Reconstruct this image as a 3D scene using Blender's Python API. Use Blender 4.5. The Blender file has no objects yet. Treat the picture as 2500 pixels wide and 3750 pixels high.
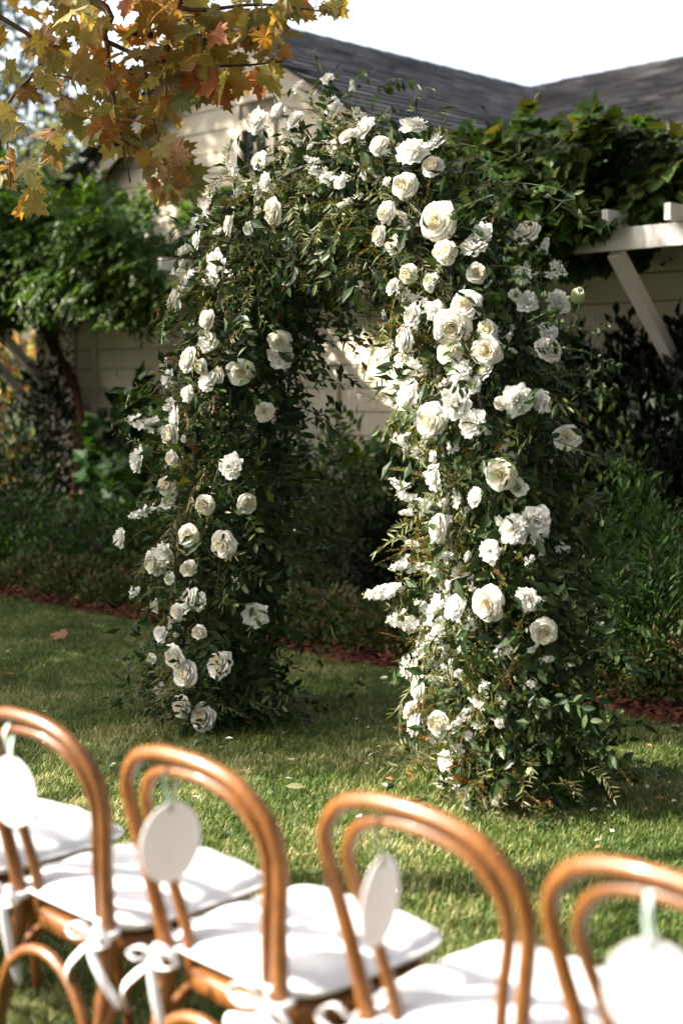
import bpy, math, random
import numpy as np
from mathutils import Matrix, Vector

SC = bpy.context.scene
COL = SC.collection
rng = np.random.default_rng(11)
random.seed(11)
PI = math.pi
R2 = 2 ** -0.5

# ------------------------------------------------------------------ camera, light, exposure
SC.render.engine = 'CYCLES'
SC.cycles.use_denoising = True
SC.cycles.max_bounces = 7
SC.cycles.diffuse_bounces = 3
SC.cycles.glossy_bounces = 3
SC.cycles.transmission_bounces = 4
SC.cycles.transparent_max_bounces = 8
SC.cycles.sample_clamp_indirect = 6.0
cam_d = bpy.data.cameras.new("camera")
cam = bpy.data.objects.new("camera", cam_d)
COL.objects.link(cam)
cam.location = (0, 0, 1.53)
cam.rotation_euler = (PI / 2, 0, 0)
cam_d.lens = 50
cam_d.sensor_width = 36
cam_d.sensor_fit = 'AUTO'
cam_d.shift_y = -0.1173
cam_d.clip_start = 0.05
cam_d.clip_end = 800
cam_d.dof.use_dof = True
cam_d.dof.focus_distance = 5.8
cam_d.dof.aperture_fstop = 1.75
cam_d.dof.aperture_blades = 9
SC.camera = cam

SUN_EL = math.radians(36.6)
SUN_VEC = Vector((-math.cos(SUN_EL) * 0.9995, 0.03 * math.cos(SUN_EL), math.sin(SUN_EL)))
world = bpy.data.worlds.new("World")
SC.world = world
world.use_nodes = True
wn = world.node_tree
wn.nodes.clear()
w_out = wn.nodes.new('ShaderNodeOutputWorld')
w_bg = wn.nodes.new('ShaderNodeBackground')
w_sky = wn.nodes.new('ShaderNodeTexSky')
w_sky.sky_type = 'NISHITA'
w_sky.sun_disc = False
w_sky.sun_elevation = SUN_EL
w_sky.sun_rotation = math.radians(-90)
w_sky.dust_density = 5.0
w_sky.ozone_density = 1.0
w_bg.inputs['Strength'].default_value = 0.10
w_whiten = wn.nodes.new('ShaderNodeHueSaturation')      # sky colour desaturated and brightened to read overexposed
w_whiten.inputs['Saturation'].default_value = 0.45
w_whiten.inputs['Value'].default_value = 1.25
wn.links.new(w_sky.outputs[0], w_whiten.inputs['Color'])
wn.links.new(w_whiten.outputs[0], w_bg.inputs[0])
wn.links.new(w_bg.outputs[0], w_out.inputs[0])
sun_d = bpy.data.lights.new("sun", 'SUN')
sun_d.energy = 5.0
sun_d.angle = math.radians(0.5)
sun_d.color = (1.0, 0.92, 0.79)
sun = bpy.data.objects.new("sun", sun_d)
COL.objects.link(sun)
sun.rotation_euler = SUN_VEC.to_track_quat('Z', 'Y').to_euler()
SC.view_settings.view_transform = 'Standard'
SC.view_settings.look = 'None'
SC.view_settings.gamma = 1.0
SC.view_settings.use_curve_mapping = False
SC.view_settings.exposure = 2.08

# ------------------------------------------------------------------ materials
def new_mat(name):
    m = bpy.data.materials.new(name)
    m.use_nodes = True
    nt = m.node_tree
    nt.nodes.clear()
    return m, nt, nt.nodes.new('ShaderNodeOutputMaterial')

def N(nt, t, **kw):
    n = nt.nodes.new(t)
    for k, v in kw.items():
        if k in n.inputs:
            n.inputs[k].default_value = v
        else:
            setattr(n, k, v)
    return n

def ramp(nt, cols):
    r = nt.nodes.new('ShaderNodeValToRGB')
    e = r.color_ramp.elements
    while len(e) < len(cols):
        e.new(0.5)
    for i, (p, c) in enumerate(cols):
        e[i].position = p
        e[i].color = (*c, 1)
    return r

def leaf_mat(name, cols, trans=0.28, rough=0.5, spec=0.35, vein=0.0):
    """leaf: colour picked per leaf, light passing through the blade"""
    m, nt, out = new_mat(name)
    geo = nt.nodes.new('ShaderNodeNewGeometry')
    oi = nt.nodes.new('ShaderNodeObjectInfo')
    add = N(nt, 'ShaderNodeMath', operation='ADD')
    fr = N(nt, 'ShaderNodeMath', operation='FRACT')
    nt.links.new(geo.outputs['Random Per Island'], add.inputs[0])
    nt.links.new(oi.outputs['Random'], add.inputs[1])
    nt.links.new(add.outputs[0], fr.inputs[0])
    k = len(cols)
    r = ramp(nt, [(i / max(1, k - 1), c) for i, c in enumerate(cols)])
    nt.links.new(fr.outputs[0], r.inputs[0])
    col = r.outputs[0]
    if vein > 0:
        no = N(nt, 'ShaderNodeTexNoise', Scale=26.0, Detail=3.0)
        tc = nt.nodes.new('ShaderNodeTexCoord')
        nt.links.new(tc.outputs['Object'], no.inputs['Vector'])
        mx = N(nt, 'ShaderNodeMixRGB', blend_type='OVERLAY')
        mx.inputs[0].default_value = vein
        nt.links.new(col, mx.inputs[1])
        nt.links.new(no.outputs['Color'], mx.inputs[2])
        hs = N(nt, 'ShaderNodeRGBToBW')
        nt.links.new(no.outputs['Color'], hs.inputs[0])
        nt.links.new(hs.outputs[0], mx.inputs[2])
        col = mx.outputs[0]
    p = N(nt, 'ShaderNodeBsdfPrincipled')
    p.inputs['Roughness'].default_value = rough
    p.inputs['Specular IOR Level'].default_value = spec
    nt.links.new(col, p.inputs['Base Color'])
    tr = nt.nodes.new('ShaderNodeBsdfTranslucent')
    gm = N(nt, 'ShaderNodeMixRGB', blend_type='MULTIPLY')
    gm.inputs[0].default_value = 1.0
    gm.inputs[2].default_value = (1.5, 1.45, 0.6, 1)
    nt.links.new(col, gm.inputs[1])
    nt.links.new(gm.outputs[0], tr.inputs[0])
    mix = nt.nodes.new('ShaderNodeMixShader')
    mix.inputs[0].default_value = trans
    nt.links.new(p.outputs[0], mix.inputs[1])
    nt.links.new(tr.outputs[0], mix.inputs[2])
    nt.links.new(mix.outputs[0], out.inputs[0])
    return m

def plain_mat(name, col, rough=0.6, spec=0.4, noise=0.0, scale=8.0, col2=None, bump=0.0, bscale=60.0, metal=0.0, stretch=None, coat=0.0):
    m, nt, out = new_mat(name)
    p = N(nt, 'ShaderNodeBsdfPrincipled')
    p.inputs['Roughness'].default_value = rough
    p.inputs['Specular IOR Level'].default_value = spec
    p.inputs['Metallic'].default_value = metal
    p.inputs['Coat Weight'].default_value = coat
    p.inputs['Coat Roughness'].default_value = 0.12
    p.inputs['Base Color'].default_value = (*col, 1)
    tc = nt.nodes.new('ShaderNodeTexCoord')
    mp = nt.nodes.new('ShaderNodeMapping')
    if stretch:
        mp.inputs['Scale'].default_value = stretch
    nt.links.new(tc.outputs['Object'], mp.inputs['Vector'])
    if noise > 0 or col2:
        no = N(nt, 'ShaderNodeTexNoise', Scale=scale, Detail=6.0, Roughness=0.6)
        nt.links.new(mp.outputs[0], no.inputs['Vector'])
        c2 = col2 or tuple(c * (1 - noise) for c in col)
        r = ramp(nt, [(0.32, c2), (0.68, col)])
        nt.links.new(no.outputs[0], r.inputs[0])
        nt.links.new(r.outputs[0], p.inputs['Base Color'])
    if bump > 0:
        nb = N(nt, 'ShaderNodeTexNoise', Scale=bscale, Detail=4.0)
        nt.links.new(mp.outputs[0], nb.inputs['Vector'])
        b = N(nt, 'ShaderNodeBump', Strength=bump, Distance=0.01)
        nt.links.new(nb.outputs[0], b.inputs['Height'])
        nt.links.new(b.outputs[0], p.inputs['Normal'])
    nt.links.new(p.outputs[0], out.inputs[0])
    return m

def petal_mat(name, col, trans=0.32):
    m, nt, out = new_mat(name)
    oi = nt.nodes.new('ShaderNodeObjectInfo')
    r = ramp(nt, [(0, tuple(c * 0.94 for c in col)), (1, col)])
    nt.links.new(oi.outputs['Random'], r.inputs[0])
    p = N(nt, 'ShaderNodeBsdfPrincipled')
    p.inputs['Roughness'].default_value = 0.62
    p.inputs['Specular IOR Level'].default_value = 0.2
    nt.links.new(r.outputs[0], p.inputs['Base Color'])
    tc = nt.nodes.new('ShaderNodeTexCoord')
    nb = N(nt, 'ShaderNodeTexNoise', Scale=9.0, Detail=3.0)
    nt.links.new(tc.outputs['Object'], nb.inputs['Vector'])
    b = N(nt, 'ShaderNodeBump', Strength=0.25, Distance=0.02)
    nt.links.new(nb.outputs[0], b.inputs['Height'])
    nt.links.new(b.outputs[0], p.inputs['Normal'])
    tr = nt.nodes.new('ShaderNodeBsdfTranslucent')
    nt.links.new(r.outputs[0], tr.inputs[0])
    mix = nt.nodes.new('ShaderNodeMixShader')
    mix.inputs[0].default_value = trans
    nt.links.new(p.outputs[0], mix.inputs[1])
    nt.links.new(tr.outputs[0], mix.inputs[2])
    nt.links.new(mix.outputs[0], out.inputs[0])
    return m

def card_mat():
    m, nt, out = new_mat('white_card')
    d = nt.nodes.new('ShaderNodeBsdfDiffuse'); d.inputs[0].default_value = (.64, .625, .63, 1)
    t = nt.nodes.new('ShaderNodeBsdfTranslucent'); t.inputs[0].default_value = (.80, .76, .76, 1)
    x = nt.nodes.new('ShaderNodeMixShader'); x.inputs[0].default_value = .22
    nt.links.new(d.outputs[0], x.inputs[1]); nt.links.new(t.outputs[0], x.inputs[2]); nt.links.new(x.outputs[0], out.inputs[0])
    return m

M = {}
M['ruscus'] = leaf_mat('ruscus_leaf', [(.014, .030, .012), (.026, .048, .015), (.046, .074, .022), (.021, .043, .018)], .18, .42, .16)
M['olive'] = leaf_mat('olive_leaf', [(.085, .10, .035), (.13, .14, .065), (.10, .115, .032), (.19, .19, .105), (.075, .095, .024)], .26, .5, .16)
M['myrtle'] = leaf_mat('myrtle_leaf', [(.045, .078, .013), (.075, .105, .015), (.11, .11, .018), (.14, .06, .014), (.055, .088, .015)], .34, .42, .16)
M['red_leaf'] = leaf_mat('red_leaf', [(.20, .045, .015), (.26, .10, .02), (.12, .05, .015)], .3, .45, .4)
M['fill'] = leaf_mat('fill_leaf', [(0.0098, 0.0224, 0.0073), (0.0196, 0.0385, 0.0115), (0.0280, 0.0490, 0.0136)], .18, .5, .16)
M['stem'] = plain_mat('green_stem', (.07, .10, .03), .6, .3, .4, 20)
M['red_stem'] = plain_mat('red_stem', (.14, .045, .02), .6, .3, .3, 20)
M['petal'] = petal_mat('white_petal', (.88, .85, .77))
M['petal_in'] = petal_mat('cream_petal', (.87, .84, .74), .4)
M['petal_core'] = petal_mat('yellow_petal', (.87, .80, .60), .4)
M['peach_core'] = petal_mat('peach_petal', (.86, .75, .58), .4)
M['petal_shade'] = petal_mat('soft_white_petal', (.88, .865, .81))
M['eye'] = plain_mat('flower_eye', (.14, .20, .04), .6, .3, .4, 40)
M['green_bud'] = petal_mat('green_bud', (.50, .58, .28))
M['iron'] = plain_mat('dark_iron', (.035, .033, .036), .42, .5, .5, 30, bump=.2)
M['plank'] = plain_mat('brown_plank', (.24, .13, .07), .7, .3, .5, 6, stretch=(1, 12, 12), bump=.2)
M['wood'] = plain_mat('honey_wood', (.23, .086, .018), .38, .4, 0, 16, col2=(.10, .034, .008), stretch=(6, 6, .6), bump=.1, bscale=40, coat=.25)
M['wood_dark'] = plain_mat('dark_wood', (.22, .080, .018), .38, .5, .35, 9, coat=.3)
M['cloth'] = plain_mat('white_cloth', (.60, .595, .61), .9, .15, bump=.25, bscale=220)
M['card'] = card_mat()
M['ribbon'] = plain_mat('sage_ribbon', (.42, .52, .46), .6, .3, .15, 30)
M['knot'] = plain_mat('dark_knot', (.05, .05, .06), .8, .2)
M['siding'] = plain_mat('tan_siding_paint', (.68, .60, .47), .75, .25, .12, 3, bump=.3, bscale=90)
M['trim'] = plain_mat('tan_trim_paint', (.64, .56, .45), .7, .3, .1, 5, bump=.2, bscale=90)
M['groove'] = plain_mat('siding_gap', (.16, .135, .10), .85, .2)
M['white_paint'] = plain_mat('white_timber_paint', (.70, .66, .62), .55, .35, .12, 6, bump=.15, bscale=70)
M['glass'] = plain_mat('dark_window_glass', (.02, .022, .024), .06, .6)
M['shingle'] = plain_mat('roof_shingle', (.155, .15, .155), .9, .2, .45, 14, col2=(.075, .073, .08), bump=.5, bscale=160)
M['shingle'] = leaf_mat('roof_shingle', [(.045, .045, .048), (.14, .135, .138), (.085, .083, .088), (.19, .18, .182), (.06, .058, .062)], 0.0, .9, .15)
M['ridge'] = plain_mat('roof_ridge', (.05, .048, .05), .9, .2, .4, 20, bump=.5, bscale=160)
M['under_roof'] = plain_mat('roof_deck', (.06, .055, .055), .9, .2)
M['bark'] = plain_mat('tree_bark', (.17, .125, .085), .9, .2, .6, 7, stretch=(1, 1, .25), bump=.8, bscale=18)
M['vine_bark'] = plain_mat('vine_bark', (.12, .055, .03), .9, .2, .5, 9, stretch=(1, 1, .2), bump=.8, bscale=24)
M['twig'] = plain_mat('twig', (.10, .06, .035), .8, .2, .4, 20)
M['sycamore'] = leaf_mat('sycamore_leaf', [(.17, .165, .06), (.24, .19, .055), (.33, .13, .035), (.20, .185, .085), (.28, .21, .06), (.33, .105, .035), (.14, .155, .06), (.48, .37, .15), (.165, .16, .07), (.24, .13, .06)], .46, .55, .3, vein=.5)
M['wisteria'] = leaf_mat('wisteria_leaf', [(.024, .056, .009), (.042, .090, .011), (.066, .120, .014), (.036, .074, .011)], .38, .42, .16)
M['creeper'] = leaf_mat('creeper_leaf', [(.022, .050, .010), (.040, .078, .014), (.064, .110, .018), (.034, .066, .014), (.11, .10, .02)], .30, .45, .16)
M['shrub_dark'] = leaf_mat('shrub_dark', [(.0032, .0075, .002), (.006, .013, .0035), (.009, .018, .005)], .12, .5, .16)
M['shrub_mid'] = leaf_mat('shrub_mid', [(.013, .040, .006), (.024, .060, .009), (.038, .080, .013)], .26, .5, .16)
M['shrub_pale'] = leaf_mat('shrub_variegated', [(0.0245, 0.0420, 0.0131), (0.0525, 0.0700, 0.0262), (0.0980, 0.1120, 0.0473), (0.0350, 0.0560, 0.0158)], .2, .5, .16)
M['cover'] = leaf_mat('ground_cover_leaf', [(0.0300, 0.0488, 0.0124), (0.0525, 0.0675, 0.0197), (0.0975, 0.0525, 0.0225), (0.0750, 0.0713, 0.0253), (0.0413, 0.0562, 0.0169)], .2, .5, .16)
M['strap'] = leaf_mat('strap_leaf', [(0.0225, 0.0450, 0.0112), (0.0338, 0.0638, 0.0169)], .2, .4, .16)
M['conifer'] = leaf_mat('conifer_needle', [(.07, .10, .10), (.11, .14, .14), (.09, .12, .11)], .1, .6, .2)
M['autumn'] = leaf_mat('autumn_leaf', [(.34, .15, .05), (.40, .28, .10), (.28, .11, .04), (.16, .19, .06), (.42, .38, .25)], .4, .5, .3)
M['pale_tree'] = leaf_mat('pale_tree_leaf', [(.09, .12, .055), (.13, .16, .08), (.10, .12, .07)], .3, .5, .3)
M['shade_tree'] = leaf_mat('shade_tree_leaf', [(.03, .05, .015), (.05, .075, .02)], .15, .5, .3)
M['chip'] = leaf_mat('bark_chip', [(.095, .029, .016), (.14, .045, .024), (.06, .022, .013), (.13, .06, .038)], .0, .9, .1)
M['dry_leaf'] = leaf_mat('dry_leaf', [(.28, .13, .05), (.34, .19, .09), (.22, .085, .035)], .2, .6, .2)
M['seed'] = plain_mat('seed_ball', (.13, .07, .03), .9, .1, .5, 60, bump=1, bscale=120)

def ground_mats():
    m, nt, out = new_mat('lawn_soil')
    tc = nt.nodes.new('ShaderNodeTexCoord')
    no = N(nt, 'ShaderNodeTexNoise', Scale=5.0, Detail=8.0, Roughness=.7)
    nt.links.new(tc.outputs['Object'], no.inputs['Vector'])
    r = ramp(nt, [(0.3, (.030, .045, .014)), (0.55, (.055, .065, .022)), (0.8, (.11, .095, .045))])
    nt.links.new(no.outputs[0], r.inputs[0])
    p = N(nt, 'ShaderNodeBsdfPrincipled', Roughness=.95)
    nt.links.new(r.outputs[0], p.inputs['Base Color'])
    nt.links.new(p.outputs[0], out.inputs[0])
    M['soil'] = m
    # grass blades: patchy green to straw
    m, nt, out = new_mat('grass_blade')
    oi = nt.nodes.new('ShaderNodeObjectInfo')
    geo = nt.nodes.new('ShaderNodeNewGeometry')
    no = N(nt, 'ShaderNodeTexNoise', Scale=1.6, Detail=5.0, Roughness=.65)
    nt.links.new(oi.outputs['Location'], no.inputs['Vector'])
    a = N(nt, 'ShaderNodeMath', operation='MULTIPLY_ADD')
    nt.links.new(geo.outputs['Random Per Island'], a.inputs[0])
    a.inputs[1].default_value = .62
    nt.links.new(no.outputs[0], a.inputs[2])
    b = N(nt, 'ShaderNodeMath', operation='MULTIPLY_ADD')
    nt.links.new(oi.outputs['Random'], b.inputs[0])
    b.inputs[1].default_value = .35
    nt.links.new(a.outputs[0], b.inputs[2])
    s = N(nt, 'ShaderNodeMath', operation='MULTIPLY')
    nt.links.new(b.outputs[0], s.inputs[0])
    s.inputs[1].default_value = .68
    r = ramp(nt, [(0.22, (.010, .034, .004)), (0.48, (.028, .072, .008)), (0.72, (.075, .130, .018)), (0.87, (.24, .25, .07)), (.985, (.60, .52, .28))])
    nt.links.new(s.outputs[0], r.inputs[0])
    p = N(nt, 'ShaderNodeBsdfPrincipled', Roughness=.5)
    p.inputs['Specular IOR Level'].default_value = .35
    nt.links.new(r.outputs[0], p.inputs['Base Color'])
    tr = nt.nodes.new('ShaderNodeBsdfTranslucent')
    nt.links.new(r.outputs[0], tr.inputs[0])
    mix = nt.nodes.new('ShaderNodeMixShader')
    mix.inputs[0].default_value = .25
    nt.links.new(p.outputs[0], mix.inputs[1])
    nt.links.new(tr.outputs[0], mix.inputs[2])
    nt.links.new(mix.outputs[0], out.inputs[0])
    M['grass'] = m
ground_mats()
M['mulch'] = plain_mat('red_mulch', (.085, .030, .017), .95, .1, 0, 30, col2=(.045, .018, .011), bump=1, bscale=60)
M['earth'] = plain_mat('garden_earth', (.040, .052, .018), .95, .1, 0, 3, col2=(.030, .032, .018))

def vary(m, amount):
    '''each object of this material a little lighter or darker'''
    nt = m.node_tree
    p = next(n for n in nt.nodes if n.type == 'BSDF_PRINCIPLED')
    src = p.inputs['Base Color'].links[0].from_socket
    oi = nt.nodes.new('ShaderNodeObjectInfo')
    mr = nt.nodes.new('ShaderNodeMapRange')
    mr.inputs['To Min'].default_value = 1 - amount
    mr.inputs['To Max'].default_value = 1 + amount
    nt.links.new(oi.outputs['Random'], mr.inputs['Value'])
    hs = nt.nodes.new('ShaderNodeHueSaturation')
    nt.links.new(src, hs.inputs['Color'])
    nt.links.new(mr.outputs[0], hs.inputs['Value'])
    nt.links.new(hs.outputs[0], p.inputs['Base Color'])
vary(M['wood'], .2)
vary(M['siding'], .07)

# ------------------------------------------------------------------ mesh helpers
def np_mesh(name, V, F, mats=(), fm=None, smooth=False):
    """mesh from numpy: V (n,3); F list of (m,k) index arrays; fm list of material slots per face array"""
    me = bpy.data.meshes.new(name)
    if isinstance(F, np.ndarray):
        F = [F]
    V = np.ascontiguousarray(V, dtype=np.float32)
    me.vertices.add(len(V))
    me.vertices.foreach_set('co', V.ravel())
    nl = sum(f.size for f in F)
    nf = sum(len(f) for f in F)
    me.loops.add(nl)
    me.polygons.add(nf)
    me.loops.foreach_set('vertex_index', np.concatenate([np.asarray(f, dtype=np.int32).ravel() for f in F]))
    st, tot, s0 = [], [], 0
    for f in F:
        k = f.shape[1]
        st.append(s0 + np.arange(len(f)) * k)
        s0 += f.size
    me.polygons.foreach_set('loop_start', np.concatenate(st).astype(np.int32))
    if fm is not None:
        mi = np.concatenate([np.full(len(f), a, dtype=np.int32) if np.isscalar(a) else np.asarray(a, dtype=np.int32) for f, a in zip(F, fm)])
    for m in mats:
        me.materials.append(m)
    if fm is not None:
        me.polygons.foreach_set('material_index', mi)
    me.polygons.foreach_set('use_smooth', np.full(nf, bool(smooth), dtype=bool))
    me.update(calc_edges=True)
    return me

class MB:
    """collects pieces (verts, quads/tris, slot) and builds ONE mesh"""
    def __init__(s):
        s.v, s.f, s.m, s.n = [], [], [], 0
    def add(s, V, F, slot=0):
        V = np.asarray(V, dtype=float).reshape(-1, 3)
        for f in (F if isinstance(F, list) else [F]):
            f = np.asarray(f)
            s.f.append(f + s.n)
            s.m.append(slot)
        s.v.append(V)
        s.n += len(V)
        return s
    def box(s, lo, hi, slot=0):
        (a, b, c), (d, e, f) = lo, hi
        V = [(a, b, c), (d, b, c), (d, e, c), (a, e, c), (a, b, f), (d, b, f), (d, e, f), (a, e, f)]
        F = np.array([(0, 3, 2, 1), (4, 5, 6, 7), (0, 1, 5, 4), (1, 2, 6, 5), (2, 3, 7, 6), (3, 0, 4, 7)])
        return s.add(V, F, slot)
    def bar(s, a, b, w, h, slot=0, up=(0, 0, 1)):
        a, b = np.array(a, float), np.array(b, float)
        d = (b - a) / np.linalg.norm(b - a)
        x = np.cross(d, up); x /= np.linalg.norm(x)
        z = np.cross(x, d)
        V = [p + x * i * w / 2 + z * j * h / 2 for p in (a, b) for i, j in ((-1, -1), (1, -1), (1, 1), (-1, 1))]
        F = np.array([(0, 1, 2, 3), (7, 6, 5, 4), (0, 4, 5, 1), (1, 5, 6, 2), (2, 6, 7, 3), (3, 7, 4, 0)])
        return s.add(V, F, slot)
    def tube(s, P, r, seg=8, slot=0, flat=1.0, caps=True):
        V, F = tube_np(P, r, seg, flat)
        s.add(V, F, slot)
        if caps:
            n = len(V)
            s.f.append(np.array([list(range(seg))[::-1]]) + s.n - n); s.m.append(slot)
            s.f.append(np.array([list(range(n - seg, n))]) + s.n - n); s.m.append(slot)
        return s
    def mesh(s, name, mats, smooth=False):
        return np_mesh(name, np.concatenate(s.v), s.f, mats, s.m, smooth)

def tube_np(P, r, seg=8, flat=1.0):
    P = np.asarray(P, float)
    n = len(P)
    r = np.broadcast_to(np.asarray(r, float), (n,))
    T = np.gradient(P, axis=0)
    T /= np.linalg.norm(T, axis=1)[:, None] + 1e-12
    u = np.cross(T[0], (0.31, 0.2, 0.93))
    if np.linalg.norm(u) < .05:
        u = np.cross(T[0], (1, 0, 0))
    V = []
    an = np.arange(seg) * 2 * PI / seg
    for i in range(n):
        u = u - T[i] * np.dot(u, T[i])
        u /= np.linalg.norm(u)
        w = np.cross(T[i], u)
        V.append(P[i] + r[i] * (np.cos(an)[:, None] * u + flat * np.sin(an)[:, None] * w))
    V = np.concatenate(V)
    i, j = np.meshgrid(np.arange(n - 1), np.arange(seg), indexing='ij')
    j2 = (j + 1) % seg
    F = np.stack([i * seg + j, i * seg + j2, (i + 1) * seg + j2, (i + 1) * seg + j], -1).reshape(-1, 4)
    return V, F

def smooth_path(pts, n):
    """Catmull-Rom through points (any columns), n samples"""
    p = np.asarray(pts, float)
    p = np.vstack([2 * p[0] - p[1], p, 2 * p[-1] - p[-2]])
    t = np.linspace(0, len(p) - 3 - 1e-9, n)
    i = t.astype(int)
    f = (t - i)[:, None]
    a, b, c, d = p[i], p[i + 1], p[i + 2], p[i + 3]
    return .5 * (2 * b + (c - a) * f + (2 * a - 5 * b + 4 * c - d) * f ** 2 + (3 * b - a - 3 * c + d) * f ** 3)

def obj(name, me, parent=None, mat=None, **props):
    o = bpy.data.objects.new(name, me)
    COL.objects.link(o)
    if parent is not None:
        o.parent = parent
    if mat is not None:
        o.matrix_basis = mat
    for k, v in props.items():
        o[k] = v
    return o

def thing(name, label, cat, loc=(0, 0, 0), rz=0.0, group=None, me=None):
    o = bpy.data.objects.new(name, me)
    COL.objects.link(o)
    o.location = loc
    o.rotation_euler = (0, 0, rz)
    o['label'] = label
    o['category'] = cat
    if group:
        o['group'] = group
    return o

def basis(d, n):
    """rotation whose Y runs along d and whose Z is near n; d, n (k,3) -> (k,3,3)"""
    d = d / (np.linalg.norm(d, axis=-1, keepdims=True) + 1e-9)
    x = np.cross(d, n)
    x /= np.linalg.norm(x, axis=-1, keepdims=True) + 1e-9
    z = np.cross(x, d)
    return np.stack([x, d, z], axis=-1)

def mat4(B, loc, s=1.0):
    m = np.eye(4)
    m[:3, :3] = B * s
    m[:3, 3] = loc
    return Matrix(m.tolist())

def unit(v):
    return v / (np.linalg.norm(v, axis=-1, keepdims=True) + 1e-9)

def rdir(n, k=None):
    return unit((k or rng).normal(size=(n, 3)))

# leaf templates: along +Y, length 1
def leaf_tpl(w, fold=.12, droop=.12, rows=4):
    """blade of two halves meeting at a folded rib"""
    ys = np.linspace(0, 1, rows + 1)
    prof = {2: [0, 1, 0], 3: [0, .95, .8, 0], 4: [0, .82, 1, .66, 0]}[rows]
    V, F = [], []
    for y, p in zip(ys, prof):
        h = w * p / 2
        z = -droop * y * y
        if p == 0:
            V.append((0, y, z))
        else:
            V += [(-h, y, z + fold * p * w), (0, y, z), (h, y, z + fold * p * w)]
    F = []
    F += [(0, 2, 1), (0, 3, 2)]
    for k in range(rows - 2):
        a = 1 + 3 * k
        F += [(a, a + 1, a + 4), (a, a + 4, a + 3), (a + 1, a + 2, a + 5), (a + 1, a + 5, a + 4)]
    a = 1 + 3 * (rows - 2)
    tip = len(V) - 1
    F += [(a, a + 1, tip), (a + 1, a + 2, tip)]
    return np.array(V), np.array(F)

T_RUSCUS = leaf_tpl(.42, .10, .10, 4)
T_OLIVE = leaf_tpl(.17, .12, .08, 3)
T_SMALL = leaf_tpl(.55, .12, .06, 2)
T_LEAF4 = leaf_tpl(.42, .14, .18, 2)
T_BROAD = leaf_tpl(.85, .14, .2, 3)

def lobed_tpl(lobes, fold=.08, curl=.0, seed=0):
    """lobed blade as a fan round the leaf base: lobes = outline (x,y) of the right half from base to tip"""
    half = np.array(lobes, float)
    left = half[::-1][1:].copy()
    left[:, 0] *= -1
    out = np.vstack([half, left])
    k = np.random.default_rng(seed)
    z = fold * np.abs(out[:, 0]) - curl * (out[:, 1] ** 2) + k.normal(size=len(out)) * .03
    V = np.vstack([[(0, .28, -.02)], np.column_stack([out, z]), [(-.014, .02, 0), (.014, .02, 0), (.05 * math.sin(seed), -.34, .06)]])
    n = len(out)
    F = np.array([(0, i + 1, i + 2) for i in range(n - 1)] + [(0, n, 1), (n + 1, n + 2, n + 3)])
    return V, F

SYC = [(0, 0), (.14, -.06), (.34, -.10), (.30, .05), (.52, .10), (.44, .20), (.66, .40), (.46, .40), (.50, .54), (.30, .47), (.22, .56), (.27, .76), (.13, .74), (0, 1.02)]
T_SYC = [lobed_tpl(SYC, f, c, s) for f, c, s in ((.10, .10, 1), (-.16, .25, 2), (.25, .05, 3), (.05, .35, 4))]
IVY = [(0, 0), (.26, -.06), (.42, .12), (.30, .34), (.46, .52), (.22, .58), (0, 1)]
T_IVY = lobed_tpl(IVY, .1, .2, 5)

def scatter(tpl, P, B, S):
    """many leaves as arrays: tpl (V,F), P (n,3), B (n,3,3), S (n,)"""
    V, F = tpl
    n = len(P)
    W = np.einsum('nij,vj->nvi', B, V) * S[:, None, None] + P[:, None]
    FF = (F[None] + (np.arange(n) * len(V))[:, None, None]).reshape(-1, F.shape[1])
    return W.reshape(-1, 3), FF

def foliage(name, parts, mats, parent=None, **props):
    """parts = [(tpl,P,B,S,slot)] -> one object marked stuff"""
    b = MB()
    for tpl, P, B, S, slot in parts:
        V, F = scatter(tpl, P, B, S)
        b.add(V, F, slot)
    return obj(name, b.mesh(name, mats), parent, kind='stuff', **props)
# ------------------------------------------------------------------ ground
def sheet(name, poly, z, mat, cuts=1, **props):
    V = np.array([(x, y, z) for x, y in poly])
    F = np.array([list(range(len(poly)))])
    return obj(name, np_mesh(name, V, F, [mat]), None, **props)

sheet('ground', [(-300, -60), (300, -60), (300, 400), (-300, 400)], -.03, M['earth'], kind='structure')
EDGE = 8.05           # lawn ends where x + y = EDGE
sheet('lawn', [(-7, -1), (9.05, -1), (-7, 15.05)], 0.0, M['soil'], kind='structure')

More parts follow.
